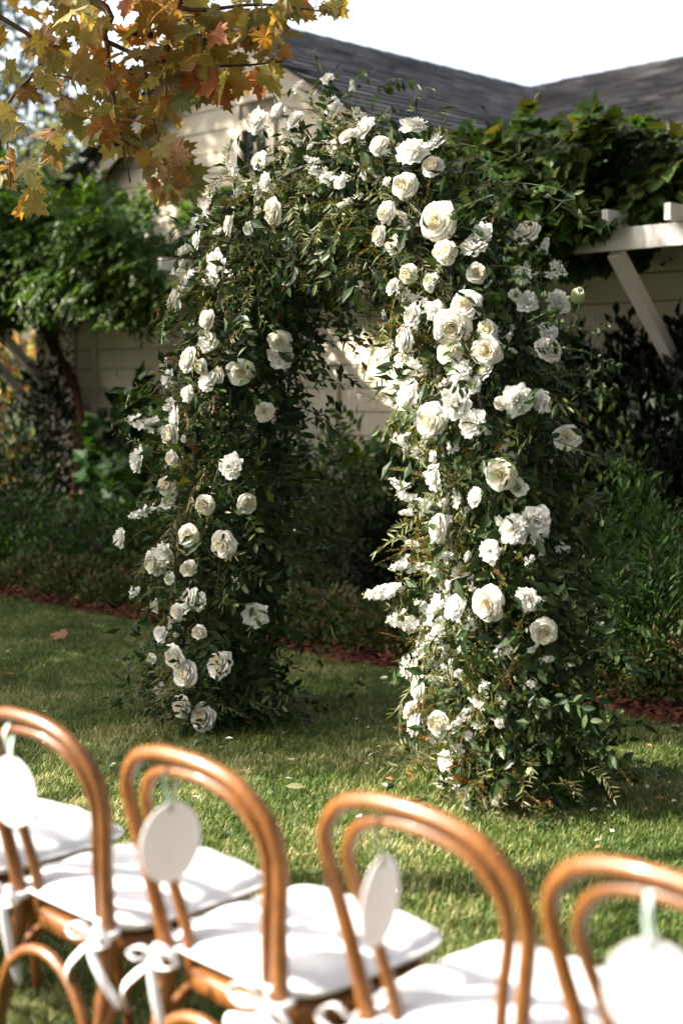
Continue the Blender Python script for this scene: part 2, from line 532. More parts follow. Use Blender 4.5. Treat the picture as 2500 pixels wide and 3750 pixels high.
def mulch_bed():
    gx = np.linspace(-14, 1.2, 120)                   # along the house (q)
    gy = np.concatenate([np.linspace(5.66, 6.4, 22), np.linspace(6.5, 8.9, 12)])   # away from the lawn (p)
    Q, Pp = np.meshgrid(gx, gy)
    k = np.random.default_rng(2)
    Z = .03 + .035 * np.sin(Q * 3.1 + 1) * np.sin(Pp * 2.7) + k.normal(size=Q.shape) * .012
    Z[0] = -.02
    Pp = Pp + .03 * np.sin(Q * 2.3) + .02 * np.sin(Q * 7.1)
    V = np.column_stack([Q.ravel(), Pp.ravel(), Z.ravel()])
    n, m = Q.shape
    i, j = np.meshgrid(np.arange(n - 1), np.arange(m - 1), indexing='ij')
    F = np.stack([i * m + j, i * m + j + 1, (i + 1) * m + j + 1, (i + 1) * m + j], -1).reshape(-1, 4)
    o = obj('mulch_bed', np_mesh('mulch_bed', V, F, [M['mulch']], smooth=True), None, kind='structure')
    o.rotation_euler = (0, 0, -PI / 4)
    n = 9000
    P = np.column_stack([k.uniform(-13.8, -1.5, n), 5.66 + np.abs(k.normal(size=n)) * .20, k.uniform(.02, .07, n)])
    B = basis(rdir(n, k) * [1, 1, .35], rdir(n, k) * [.3, .3, 1])
    T = (np.array([(-.2, 0, 0), (.2, 0, 0), (.15, 1, .05), (-.2, .9, 0)]), np.array([(0, 1, 2), (0, 2, 3)]))
    c = foliage('bark_mulch', [(T, P, B, k.uniform(.025, .06, n), 0)], [M['chip']])
    c.rotation_euler = (0, 0, -PI / 4)
mulch_bed()

def grass():
    k = np.random.default_rng(5)
    tufts = []
    for v in range(5):
        Vs, Fs = [], []
        off = 0
        for b in range(11):
            L = k.uniform(.018, .040)
            w = k.uniform(.0011, .0019)
            a = k.uniform(0, 2 * PI)
            lean = k.uniform(.15, 1.25)
            dx, dy = math.cos(a), math.sin(a)
            r0 = k.uniform(0, .026)
            a0 = k.uniform(0, 2 * PI)
            bx, by = r0 * math.cos(a0), r0 * math.sin(a0)
            px, py = -dy * w, dx * w
            for t in (0, .5, 1.0):
                h = L * (t - .25 * lean * t * t)
                s = L * lean * t * t * .8
                cw = 1 - .45 * t
                if t < 1:
                    Vs += [(bx + dx * s - px * cw, by + dy * s - py * cw, h), (bx + dx * s + px * cw, by + dy * s + py * cw, h)]
                else:
                    Vs.append((bx + dx * s, by + dy * s, h))
            Fs += [(off, off + 1, off + 3), (off, off + 3, off + 2), (off + 2, off + 3, off + 4)]
            off += 5
        tufts.append((np.array(Vs), np.array(Fs)))
    src = []
    for v, (V, F) in enumerate(tufts):
        src.append(np_mesh('grass_tuft_mesh', V, F, [M['grass']]))
    # the area that carries blades
    poly = [(-1.3, 2.0), (1.5, 2.0), (2.6, EDGE - 2.6 - .02), (-3.4, EDGE + 3.4 - .02), (-3.0, 7.0)]
    V = np.array([(x, y, .001) for x, y in poly])
    me = np_mesh('grass', V, np.array([list(range(5))]), [M['grass']])
    o = obj('grass', me, None, kind='stuff')
    tuft_objs = []
    tc = bpy.data.collections.new('grass_tufts')
    for s in src:
        t = bpy.data.objects.new('grass_tuft', s)
        tc.objects.link(t)
        tuft_objs.append(t)
    ng = bpy.data.node_groups.new('grass_scatter', 'GeometryNodeTree')
    ng.interface.new_socket('Geometry', in_out='INPUT', socket_type='NodeSocketGeometry')
    ng.interface.new_socket('Geometry', in_out='OUTPUT', socket_type='NodeSocketGeometry')
    gi = ng.nodes.new('NodeGroupInput')
    go = ng.nodes.new('NodeGroupOutput')
    d = ng.nodes.new('GeometryNodeDistributePointsOnFaces')
    d.inputs['Density'].default_value = 2900
    ci = ng.nodes.new('GeometryNodeCollectionInfo')
    ci.inputs['Collection'].default_value = tc
    ci.inputs['Separate Children'].default_value = True
    ci.inputs['Reset Children'].default_value = True
    ip = ng.nodes.new('GeometryNodeInstanceOnPoints')
    ip.inputs['Pick Instance'].default_value = True
    rv = ng.nodes.new('FunctionNodeRandomValue')
    rv.data_type = 'FLOAT_VECTOR'
    rv.inputs[0].default_value = (-.18, -.18, 0)
    rv.inputs[1].default_value = (.18, .18, 6.28)
    rs = ng.nodes.new('FunctionNodeRandomValue')
    rs.data_type = 'FLOAT'
    rs.inputs[2].default_value = .7
    rs.inputs[3].default_value = 1.35
    rs.inputs['Seed'].default_value = 4
    L = ng.links.new
    L(gi.outputs[0], d.inputs['Mesh'])
    L(d.outputs['Points'], ip.inputs['Points'])
    L(ci.outputs[0], ip.inputs['Instance'])
    L(rv.outputs[0], ip.inputs['Rotation'])
    L(rs.outputs[1], ip.inputs['Scale'])
    L(ip.outputs[0], go.inputs[0])
    md = o.modifiers.new('grass', 'NODES')
    md.node_group = ng
grass()

# ------------------------------------------------------------------ house (local frame: x along the front, y away from the lawn)
RZ = -PI / 4
house = thing('house', 'tan weatherboard house with a gabled grey shingle roof behind the vine covered arbour', 'house', (0, 0, 0), RZ)
WP = 8.84                                  # front wall plane
Q0, ZR, MS = -10.34, 5.12, .60             # ridge place, ridge height, roof pitch
QL, QR = -13.6, -1.0
def wallz(q):
    return max(ZR - .12 - MS * abs(q - Q0), 2.78 if q > Q0 else 0)
def build_house():
    k = np.random.default_rng(8)
    b = MB()
    V = [(QL, WP + .03, 0), (QR, WP + .03, 0), (QR, WP + .03, 2.75), (Q0 + (ZR - .14 - 2.75) / MS, WP + .03, 2.75), (Q0, WP + .03, ZR - .14), (QL, WP + .03, ZR - .14 - MS * (Q0 - QL)),
         ]
    n = len(V)
    V2 = [(x, y + .15, z) for x, y, z in V]
    b.add(np.array(V + V2), [np.array([list(range(n))]), np.array([list(range(n, 2 * n))[::-1]]), np.array([(i, i + n, (i + 1) % n + n, (i + 1) % n) for i in range(n)])])
    b.box((QL, WP + .18, 0), (QL + .15, WP + 6, 3.0))
    wall = obj('wall', b.mesh('wall', [M['groove']]), house)
    ex = .207
    z = .12
    row = 0
    win = (-10.22, -9.72, 3.46, 4.06)
    low = (-9.0, -8.86, .55, 1.72)
    while z < ZR - .2:
        z1 = z + ex - .011
        if z < 2.6:
            a0, a1, c0, c1 = QL, QR, QL, QR
        else:
            a0, a1 = max(QL, Q0 - (ZR - .13 - z) / MS), Q0 + (ZR - .13 - z) / MS
            c0, c1 = max(QL, Q0 - (ZR - .13 - z1) / MS), Q0 + (ZR - .13 - z1) / MS
            if c1 - c0 < .1: break
        cuts = [(a0, c0)]
        if z < 2.6:
            x = QL + k.uniform(2.0, 3.6)
            while x < QR - 1:
                cuts.append((x, x)); x += k.uniform(3.0, 4.2)
        cuts.append((a1, c1))
        spans = list(zip(cuts[:-1], cuts[1:]))
        out = []
        for (l0, l1), (r0, r1) in spans:
            segs = [((l0, l1), (r0, r1))]
            for w in (win, low):
                if z1 > w[2] and z < w[3]:
                    ns = []
                    for (p0, p1), (s0, s1) in segs:
                        if s0 > w[0] and p0 < w[1]:
                            if p0 < w[0] - .05: ns.append(((p0, p1), (w[0], w[0])))
                            if s0 > w[1] + .05: ns.append(((w[1], w[1]), (s0, s1)))
                        else:
                            ns.append(((p0, p1), (s0, s1)))
                    segs = ns
            out += segs
        for (l0, l1), (r0, r1) in out:
            g = .0015
            y0 = WP + .029
            yb, yt = WP + k.uniform(.002, .006), WP + .009
            V = np.array([(l0 + g, yb, z), (r0 - g, yb, z), (r1 - g, yt, z1), (l1 + g, yt, z1), (l0 + g, y0, z), (r0 - g, y0, z), (r1 - g, y0, z1), (l1 + g, y0, z1)])
            F = np.array([(0, 1, 2, 3), (0, 4, 5, 1), (3, 2, 6, 7), (0, 3, 7, 4), (1, 5, 6, 2)])
            obj('board', np_mesh('board', V, F, [M['siding']]), wall)
        z += ex
        row += 1
    # windows
    for (q0, q1, z0, z1), nx, nz in ((win, 2, 1),):
        f = MB()
        t, y0, y1 = .07, WP - .03, WP + .03
        f.box((q0 - .03, y0, z0 - .03), (q0 + t, y1, z1 + .03)); f.box((q1 - t, y0, z0 - .03), (q1 + .03, y1, z1 + .03))
        f.box((q0 + t, y0 + .002, z0 - .03), (q1 - t, y1, z0 + t)); f.box((q0 + t, y0 + .002, z1 - t), (q1 - t, y1, z1 + .03))
        w = obj('window', f.mesh('window_frame', [M['trim']]), house)
        g = MB(); g.box((q0 + t, WP + .012, z0 + t), (q1 - t, WP + .022, z1 - t))
        obj('pane', g.mesh('pane', [M['glass']]), w)
        for i in range(1, nx):
            u = MB(); x = q0 + t + (q1 - q0 - 2 * t) * i / nx
            u.box((x - .012, WP - .012, z0 + t), (x + .012, WP + .010, z1 - t))
            obj('muntin', u.mesh('muntin', [M['trim']]), w)
        for i in range(1, nz):
            u = MB(); x = z0 + t + (z1 - z0 - 2 * t) * i / nz
            u.box((q0 + t, WP - .010, x - .011), (q1 - t, WP + .009, x + .011))
            obj('muntin', u.mesh('muntin', [M['trim']]), w)
        s = MB(); s.box((q0 - .06, WP - .07, z0 - .07), (q1 + .06, WP + .02, z0 - .032))
        obj('sill', s.mesh('sill', [M['trim']]), w)
    # corner and wall trims
    for q, w, top in ((QL + .03, .11, 2.9), (-12.93, .10, 2.5), (-12.53, .07, 2.5), (-8.93, .14, 1.75)):
        s = MB(); s.box((q - w / 2, WP - .035, .1), (q + w / 2, WP + .02, top))
        obj('trim_board', s.mesh('trim_board', [M['trim']]), house)
    # roofs
    hr = 3.75
    p0, p1 = WP - .22, 13.75
    th = .10
    r = MB()
    for sg in (-1, 1):
        a, c = (Q0, ZR), (Q0 + sg * hr, ZR - MS * hr)
        V = [(a[0], p0, a[1]), (c[0], p0, c[1]), (c[0], p1, c[1]), (a[0], p1, a[1])]
        V = V + [(x, y, z - th) for x, y, z in V]
        r.add(np.array(V), np.array([(0, 1, 2, 3), (4, 7, 6, 5), (0, 4, 5, 1), (1, 5, 6, 2), (2, 6, 7, 3)]))
    roof = obj('roof', r.mesh('roof', [M['under_roof']]), house)
    for sg in (-1, 1):
        s = MB()
        V = []
        for y in (p0 + .03, p0 + .055):
            for q, d in ((0, -.105), (hr - .1, -.105), (hr - .1, -.27), (0, -.27)):
                V.append((Q0 + sg * q, y, ZR - MS * q + d))
        s.add(np.array(V), np.array([(0, 1, 2, 3), (7, 6, 5, 4), (0, 4, 5, 1), (1, 5, 6, 2), (2, 6, 7, 3)]))
        obj('rake_board', s.mesh('rake_board', [M['trim']]), roof)
    # wing roof
    WR, WZ, WM = 14.1, 5.30, .42
    w = MB()
    e = 8.25
    V = [(-10.9, WR, WZ), (-10.9, e, WZ - WM * (WR - e)), (-.5, e, WZ - WM * (WR - e)), (-.5, WR, WZ)]
    V = V + [(x, y, z - .1) for x, y, z in V]
    w.add(np.array(V), np.array([(0, 1, 2, 3), (4, 7, 6, 5), (1, 5, 6, 2), (2, 6, 7, 3), (0, 4, 5, 1)]))
    V = [(-10.9, WR + .001, WZ - .001), (-.5, WR + .001, WZ - .001), (-.5, WR + 4, WZ - WM * 4), (-10.9, WR + 4, WZ - WM * 4)]
    w.add(np.array(V), np.array([(0, 1, 2, 3)]))
    wing = obj('roof', w.mesh('wing_roof', [M['under_roof']]), house)
    wing['label'] = 'lower shingle roof slope running to the right of the gable'
    # shingles: tabs in courses, butts proud
    tabs = []
    for i in range(3):
        tw, tl = .29 + .005 * i, .20
        V = np.array([(0, 0, .004), (tw, 0, .004), (tw, -tl, .034), (0, -tl, .034), (0, -tl, .001), (tw, -tl, .001)])
        tabs.append(np_mesh('shingle', V, np.array([(0, 3, 2, 1), (3, 4, 5, 2)]), [M['shingle']]))
    TV = np.array([(0, 0, .004), (.295, 0, .004), (.295, -.2, .034), (0, -.2, .034), (0, -.2, .001), (.295, -.2, .001)])
    TF = np.array([(0, 3, 2, 1), (3, 4, 5, 2)])
    def slope(parent, origin, along, down, nmax, n_along, rows, full_rows, hide):
        along, down = np.array(along, float), np.array(down, float)
        nrm = np.cross(along, -down)
        B = np.stack([along, -down, nrm], axis=1)
        rest_P, made = [], 0
        for r_ in range(full_rows):
            off = (r_ % 2) * .15 + k.uniform(-.02, .02)
            for c in range(-1, n_along):
                pt = np.array(origin) + along * (c * .302 + off) + down * (r_ * .14 - .02)
                if hide(pt): continue
                pt = pt + nrm * k.uniform(0, .005)
                if r_ < rows and made < nmax:
                    obj('shingle', tabs[(r_ + c) % 3], parent, mat4(B, pt)); made += 1
                else:
                    rest_P.append(pt)
        if rest_P:
            P = np.array(rest_P)
            V, F = scatter((TV, TF), P, np.repeat(B[None], len(P), 0), np.ones(len(P)))
            obj('shingle_courses', np_mesh('shingle_courses', V, F, [M['shingle']]), parent, kind='stuff')
    l = math.hypot(1, MS)
    wingz = lambda y: WZ - WM * (WR - y)
    slope(roof, (Q0, p0 + .02, ZR + .002), (0, 1, 0), (1 / l, 0, -MS / l), 150, 18, 9, 31,
          lambda p: p[1] > p1 - .3 or p[2] < wingz(p[1]) - .15)
    slope(roof, (Q0, p1 - .02, ZR + .002), (0, -1, 0), (-1 / l, 0, -MS / l), 0, 18, 0, 31, lambda p: p[1] < p0)
    l = math.hypot(1, WM)
    mainz = lambda q: ZR - MS * abs(q - Q0)
    slope(wing, (-10.85, WR, WZ + .002), (1, 0, 0), (0, -1 / l, -WM / l), 150, 34, 9, 44,
          lambda p: p[2] < mainz(p[0] + .1) - .1 or p[0] > -.8)
    # ridge caps
    for nm, par, a, d, n in (('ridge_cap', roof, (Q0, p0, ZR), (0, 1, 0), 18), ('ridge_cap', wing, (-10.3, WR, WZ), (1, 0, 0), 32)):
        m_ = MS if par is roof else WM
        for i in range(n):
            s = MB()
            a_, d_ = np.array(a, float) + np.array(d) * i * .3, np.array(d, float)
            x = np.cross(d_, (0, 0, 1))
            L_ = .33
            V = []
            for t, h in ((0, .032), (L_, .022)):
                V += [a_ + d_ * t - x * .13 + np.array((0, 0, h - .13 * m_)), a_ + d_ * t + np.array((0, 0, h)), a_ + d_ * t + x * .13 + np.array((0, 0, h - .13 * m_))]
            s.add(np.array(V), np.array([(0, 1, 4, 3), (1, 2, 5, 4)]))
            V2 = np.array(V[:3] + [v - np.array((0, 0, .03)) for v in V[:3]])
            s.add(V2, np.array([(0, 3, 4, 1), (1, 4, 5, 2)]))
            obj(nm, s.mesh(nm, [M['ridge']]), par)
build_house()

# ------------------------------------------------------------------ arbour on the house front
arbour = thing('arbour', 'white timber arbour of beam and rafters bracketed off the house front', 'arbour', (0, 0, 0), RZ)
def build_arbour():
    PB = 7.6
    b = MB(); b.box((-15.2, PB - .025, 2.425), (-2.0, PB + .025, 2.565)); obj('beam', b.mesh('beam', [M['white_paint']]), arbour)
    b = MB(); b.box((-13.6, WP - .08, 2.47), (-2.0, WP - .04, 2.61)); obj('ledger', b.mesh('ledger', [M['white_paint']]), arbour)
    r = MB(); r.box((-.022, 7.44, 2.568), (.022, WP - .04, 2.67)); me = r.mesh('rafter', [M['white_paint']])
    for i in range(27):
        q = -2.42 - .45 * i
        if i in (14, 15): continue
        obj('rafter', me, arbour, Matrix.Translation((q, 0, 0)))
    r = MB(); r.bar((0, PB + .05, 2.42), (0, WP - .03, 1.235), .085, .085); me = r.mesh('bracket', [M['white_paint']])
    for q in (-13.5, -12.9, -6.7, -5.18, -3.0):
        obj('bracket', me, arbour, Matrix.Translation((q, 0, 0)))
build_arbour()

# ------------------------------------------------------------------ climbing vines on the arbour
def pinnate(n_pairs, L, lw, seed):
    """one compound leaf: rib and leaflets, length 1 along +Y"""
    k = np.random.default_rng(seed)
    V, F, off = [], [], 0
    tv, tf = leaf_tpl(.40, .12, .15, 2)
    for i in range(n_pairs * 2 + 1):
        if i == n_pairs * 2:
            y, a = .80, 0
        else:
            y, a = .18 + .62 * (i // 2) / n_pairs, (1 if i % 2 else -1) * k.uniform(.85, 1.2)
        ll = .34 * k.uniform(.85, 1.1) * (1 if i < n_pairs * 2 else .8)
        d = np.array([math.sin(a), math.cos(a), -.22])
        B = basis(d[None], np.array([[k.normal() * .25, k.normal() * .25, 1]]))[0]
        V.append(tv @ B.T * ll + np.array([0, y, -.25 * y * y]))
        F.append(tf + off); off += len(tv)
    return np.concatenate(V), np.concatenate(F)
T_PIN = [pinnate(5, 1, .3, s) for s in range(4)]

def vine(name, label, q0, q1, tpls, mat, size, n, kind, seed, top, trunks, leaf_n=260):
    k = np.random.default_rng(seed)
    t = thing(name, label, 'vine', (0, 0, 0), RZ)
    P, D, NN = [], [], []
    m = 0
    while m < n:
        c = 4000
        q = k.uniform(q0, q1, c)
        p = 7.15 + 1.75 * k.beta(1.0, 1.7, c)
        z = k.uniform(2.15, 3.75, c)
        wob = .5 * np.sin(q * 2.1 + seed) + .35 * np.sin(q * 5.3 + 2 * seed) + .3 * np.sin(q * 11.7)
        lo = 2.47 + .30 * ((q > -10.6) & (q < -8.6) & (p > 8)) - .12 * ((q > -10.6) & (q < -9.5) & (p < 8)) + np.clip((q + 5.5) * 1.2, 0, .16) - .10 * (q < -5.5) - .13 * wob + .12 * np.maximum(0, p - 7.6)
        hi = top(q) + .14 * wob - .35 * np.maximum(0, 7.5 - p) - .12 * np.abs(np.sin(q * 6 + p * 5))
        front = 7.32 + np.clip((q + 5.5) * .8, 0, .35) + .13 * np.sin(q * 3.7) + .1 * np.sin(z * 5 + q * 4.1)
        lump = np.sin(q * 4.4 + z * 3.1) + np.sin(q * 9.1 - z * 7.3 + p * 3) + np.sin(p * 6 + z * 5.1)
        ok = (z > lo) & (z < hi) & (p > front) & ((q < -10.6) | (q > -8.6) | (p > 8.3) | ((p < 7.75) & (z < 3.15) & (q < -9.9)) | ((p < 7.72) & (z < 2.72) & (q < -9.68))) & (lump > -1.15 + .5 * k.normal(size=c))
        P.append(np.column_stack([q, p, z])[ok]); m += ok.sum()
        up = np.clip((z - hi + .22) / .22, 0, 1)[ok]
        d = unit(np.column_stack([k.normal(size=ok.sum()) * .55, -.75 + k.normal(size=ok.sum()) * .35, -.55 + 1.5 * up * k.uniform(.2, 1, ok.sum()) + k.normal(size=ok.sum()) * .3]))
        D.append(d)
        NN.append(np.column_stack([k.normal(size=ok.sum()) * .35, -.55 + k.normal(size=ok.sum()) * .3, .9 + k.normal(size=ok.sum()) * .3]))
    P, D, NN = np.concatenate(P)[:n], np.concatenate(D)[:n], np.concatenate(NN)[:n]
    S = size * k.uniform(.65, 1.25, n)
    B = basis(D, NN)
    # nearest to the lawn = largest in view: leaves of their own
    vis = np.argsort(P[:, 1] + k.uniform(0, .12, n))
    own, rest = vis[:leaf_n], vis[leaf_n:]
    mes = [np_mesh('leaf', V, F, [mat]) for V, F in tpls]
    for j, i in enumerate(own):
        obj('leaf', mes[j % len(mes)], t, mat4(B[i], P[i], S[i]))
    parts = [(tpls[a], P[rest[a::len(tpls)]], B[rest[a::len(tpls)]], S[rest[a::len(tpls)]], 0) for a in range(len(tpls))]
    foliage('foliage', parts, [mat], t)
    for pts, r in trunks:
        b = MB(); pth = smooth_path(pts, 26)
        rr = np.linspace(r, r * .6, 26) * (1 + .18 * np.sin(np.arange(26) * 1.3))
        b.tube(pth, rr, 9)
        obj('trunk', b.mesh('trunk', [M['vine_bark']], True), t)
    return t
vine('wisteria_vine', 'green wisteria with feathery leaves heaped over the arbour under the autumn branch', -15.3, -8.7, T_PIN, M['wisteria'], .30, 5200, 'p', 3,
     lambda q: 3.5 - .11 * np.maximum(0, q + 12.0), [([(-12.45, 8.0, 2.6), (-12.75, 8.3, 2.35), (-12.72, 8.5, 1.95), (-12.45, 8.55, 1.5), (-12.30, 8.5, 1.1), (-12.25, 8.4, .6), (-12.3, 8.35, 0)], .055)])
vine('creeper_vine', 'broad leaved creeper hanging over the arbour beneath the grey roof valley', -8.9, -3.2, [T_IVY, T_BROAD, lobed_tpl(IVY, -.1, .25, 9)], M['creeper'], .125, 15000, 'b', 6,
     lambda q: 3.34 + .10 * np.sin(q * 1.7), [([(-6.6, 8.3, 2.6), (-6.7, 8.6, 1.6), (-6.6, 8.6, 0)], .05)], 280)

# ------------------------------------------------------------------ bed plants
def wpt(px, Y):
    return ((px - 784) / 3267 * Y, Y)
def shrub(name, label, cat, x, y, rx, ry, h, parts, seed, stems=5, z0=.03, shell=.45, lean=.3, own=0, group=None):
    """a mounded plant: real stems from the ground and leaves through the crown"""
    k = np.random.default_rng(seed)
    t = thing(name, label, cat, (x, y, 0), 0, group)
    b = MB()
    for i in range(stems):
        a = k.uniform(0, 2 * PI)
        e = np.array([rx * .6 * math.cos(a), ry * .6 * math.sin(a), h * k.uniform(.6, .9)])
        b.tube(smooth_path([(e[0] * .1, e[1] * .1, -.02), (e[0] * .35, e[1] * .35, e[2] * .5), e], 7), np.linspace(.011, .004, 7) * (1 + h * .4), 5)
    obj('stem', b.mesh('stem', [M['twig']]), t)
    out, mats = [], []
    for tpl, mat, size, n in parts:
        d = rdir(n, k)
        d[:, 2] = np.abs(d[:, 2])
        r = (1 - shell * k.random(n) ** 1.6)
        lump = 1 + .16 * np.sin(d[:, 0] * 7 + seed) * np.sin(d[:, 1] * 6.3 + 2) + .12 * np.sin(d[:, 2] * 9 + d[:, 0] * 5)
        r = r * lump
        P = np.column_stack([d[:, 0] * rx * r, d[:, 1] * ry * r, z0 + d[:, 2] * h * r])
        # sides reach the ground
        lowr = k.random(n) < .45
        P[lowr, 2] = z0 + (P[lowr, 2] - z0) * k.random(lowr.sum())
        D = unit(d + rdir(n, k) * .8 + np.array([0, 0, lean]))
        NN = d * .5 + np.array([-.35, -.25, .8]) + rdir(n, k) * .45
        S = size * k.uniform(.6, 1.3, n)
        B = basis(D, NN)
        slot = len(mats); mats.append(mat)
        if own and slot == 0:
            front = np.argsort(P[:, 1])[:own]
            me = np_mesh('leaf', tpl[0], tpl[1], [mat])
            for i in front: obj('leaf', me, t, mat4(B[i], P[i], S[i]))
            keep = np.setdiff1d(np.arange(n), front)
            P, B, S = P[keep], B[keep], S[keep]
        out.append((tpl, P, B, S, slot))
    foliage('foliage', out, mats, t)
    return t

def strap_plant(name, label, x, y, h, n, seed):
    k = np.random.default_rng(seed)
    t = thing(name, label, 'plant', (x, y, 0))
    for i in range(n):
        a = k.uniform(0, 2 * PI); L = h * k.uniform(.8, 1.2); w = k.uniform(.018, .028)
        d = np.array([math.cos(a), math.sin(a)]); s = np.array([-d[1], d[0]])
        V = []
        for u in np.linspace(0, 1, 7):
            rr, zz = L * .75 * u ** 1.4, L * (1.15 * u - .75 * u ** 2.6)
            ww = w * (1 - .8 * u ** 3)
            for sg in (-1, 0, 1):
                V.append((d[0] * rr + s[0] * ww * sg, d[1] * rr + s[1] * ww * sg, zz - (0 if sg else .006)))
        F = np.array([(3 * i_ + j, 3 * i_ + j + 1, 3 * i_ + j + 4, 3 * i_ + j + 3) for i_ in range(6) for j in range(2)])
        obj('leaf', np_mesh('leaf', np.array(V), F, [M['strap']], smooth=True), t)

S_, MD, DK, PL, CV = T_SMALL, M['shrub_mid'], M['shrub_dark'], M['shrub_pale'], M['cover']
def bed():
    x, y = wpt(120, 13.0); strap_plant('strap_leaf_plant', 'clump of arching strap leaves in the shade at the far end of the bed', x, y, .75, 34, 21)
    x, y = wpt(30, 13.3); strap_plant('strap_leaf_plant', 'smaller strap leaved clump cut by the picture edge beside the arching one', x, y, .62, 26, 22)
    x, y = wpt(325, 12.7); shrub('big_leaf_shrub', 'tall big leaved shrub against the house wall beside the twisted vine trunk', 'shrub', x, y, .52, .45, 1.5, [(T_IVY, M['shrub_mid'], .18, 750), (T_BROAD, M['shrub_dark'], .15, 600)], 31, 7, own=200)
    x, y = wpt(395, 12.1); shrub('big_leaf_shrub', 'lower big leaved shrub behind the shaded arch leg', 'shrub', x, y, .55, .45, 1.25, [(T_IVY, M['shrub_mid'], .17, 800)], 32, 6, own=120)
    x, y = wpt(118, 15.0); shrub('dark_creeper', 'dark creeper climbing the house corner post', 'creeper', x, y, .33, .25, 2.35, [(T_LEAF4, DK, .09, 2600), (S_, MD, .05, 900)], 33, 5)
    x, y = wpt(20, 14.0); shrub('bushy_shrub', 'bushy shrub in front of the orange foliage gap', 'shrub', x, y, .6, .5, 1.35, [(T_LEAF4, MD, .09, 1800), (T_LEAF4, DK, .08, 1200)], 34)
    for i, (px, Y, r, h, lab) in enumerate(((-20, 12.2, .6, .6, 'low grey green shrub at the picture edge above the mulch strip'), (70, 11.9, .55, .72, 'rounded small leaved shrub below the strap leaf clump'), (165, 11.5, .55, .58, 'small leaved shrub between the rounded one and the feathery one'), (255, 11.1, .52, .78, 'feathery small leaved shrub left of the shaded arch leg'), (330, 10.8, .46, .58, 'low shrub tucked against the shaded arch leg'))):
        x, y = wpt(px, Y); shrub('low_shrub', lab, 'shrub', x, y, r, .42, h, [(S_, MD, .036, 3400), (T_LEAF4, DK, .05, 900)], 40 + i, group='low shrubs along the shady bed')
    for i, (px, Y, r, h, lab) in enumerate(((100, 11.0, .46, .24, 'mottled ground cover spilling toward the lawn at the far end'), (200, 10.5, .42, .26, 'mottled ground cover left of the shaded arch leg by the mulch'), (300, 10.1, .4, .22, 'mottled ground cover meeting the shaded arch leg'), (700, 8.86, .36, .26, 'reddish ground cover right of the shaded arch leg'), (800, 8.6, .38, .28, 'reddish ground cover in the middle of the arch opening'), (910, 8.32, .36, .3, 'reddish ground cover beside the sunlit arch leg'), (1450, 7.2, .36, .30, 'reddish ground cover right of the sunlit arch leg'), (1570, 7.0, .34, .34, 'reddish ground cover cut by the right picture edge'))):
        x, y = wpt(px, Y); shrub('ground_cover_plant', lab, 'plant', x, y, r, .34, h, [(T_LEAF4, CV, .055, 1700), (S_, MD, .04, 700)], 60 + i, 4, group='ground cover along the lawn edge')
    x, y = wpt(790, 9.5); shrub('variegated_shrub', 'upright shrub with tiny pale edged leaves inside the arch opening', 'shrub', x, y, .40, .35, 1.05, [(S_, PL, .030, 7500), (S_, DK, .04, 2500)], 71, 8)
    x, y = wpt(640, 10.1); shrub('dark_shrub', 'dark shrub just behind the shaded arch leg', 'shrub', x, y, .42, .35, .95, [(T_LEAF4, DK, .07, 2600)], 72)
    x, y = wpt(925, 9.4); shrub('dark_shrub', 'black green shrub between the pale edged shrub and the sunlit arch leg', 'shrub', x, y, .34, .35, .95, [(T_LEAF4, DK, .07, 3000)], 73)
    x, y = wpt(850, 10.6); shrub('leafy_perennial', 'leafy perennial with olive fronds under the sunlit wall', 'plant', x, y, .85, .5, 1.04, [(T_PIN[0], M['wisteria'], .30, 420), (T_BROAD, M['shrub_mid'], .17, 260)], 74, 9, own=120)
    x, y = wpt(690, 11.0); shrub('leafy_perennial', 'leafy perennial showing past the shaded arch leg', 'plant', x, y, .55, .45, 1.0, [(T_PIN[1], M['shrub_mid'], .30, 330)], 75, 7, own=60)
    x, y = wpt(1010, 10.2); shrub('leafy_perennial', 'leafy perennial hidden behind the sunlit arch leg', 'plant', x, y, .6, .45, 1.1, [(T_PIN[2], M['shrub_mid'], .30, 300)], 76, 7)
    for i, (px, Y, rx, h, lab) in enumerate(((1330, 10.1, .62, 1.72, 'tall black green shrub right behind the sunlit arch leg'), (1470, 9.75, .66, 1.82, 'tall black green shrub under the arbour bracket'), (1610, 9.4, .62, 1.82, 'tall black green shrub at the right picture edge'), (1230, 10.4, .5, 1.7, 'tall black green shrub mostly hidden by the sunlit arch leg'))):
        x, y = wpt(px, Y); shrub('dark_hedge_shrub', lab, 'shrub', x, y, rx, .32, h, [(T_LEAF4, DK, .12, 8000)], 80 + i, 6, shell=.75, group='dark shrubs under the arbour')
    x, y = wpt(1400, 8.1); shrub('lit_patch_shrub', 'loose shrub with leaves coloured bright for sunlight before the dark shrubs', 'shrub', x, y, .36, .3, 1.30, [(T_LEAF4, M['wisteria'], .075, 900)], 86)  # brighter leaf colour stands in for a sunlit patch of the dark hedge
    for i, (px, Y, rx, h, lab) in enumerate(((1400, 7.5, .42, .72, 'feathery green shrub right of the sunlit arch leg'), (1540, 7.2, .42, .80, 'feathery green shrub at the right picture edge'), (1480, 7.9, .45, 1.0, 'taller feathery shrub behind the other two'))):
        x, y = wpt(px, Y); shrub('feathery_shrub', lab, 'shrub', x, y, rx, .38, h, [(T_OLIVE, MD, .07, 3000), (T_LEAF4, MD, .05, 1500)], 90 + i, 6, lean=-.1, group='feathery shrubs at the right')
bed()

# ------------------------------------------------------------------ trees
def trunk_obj(t, pts, r0, r1, mat, name='trunk', n=20, seg=10):
    b = MB(); b.tube(smooth_path(pts, n), np.linspace(r0, r1, n), seg)
    return obj(name, b.mesh(name, [mat], True), t)

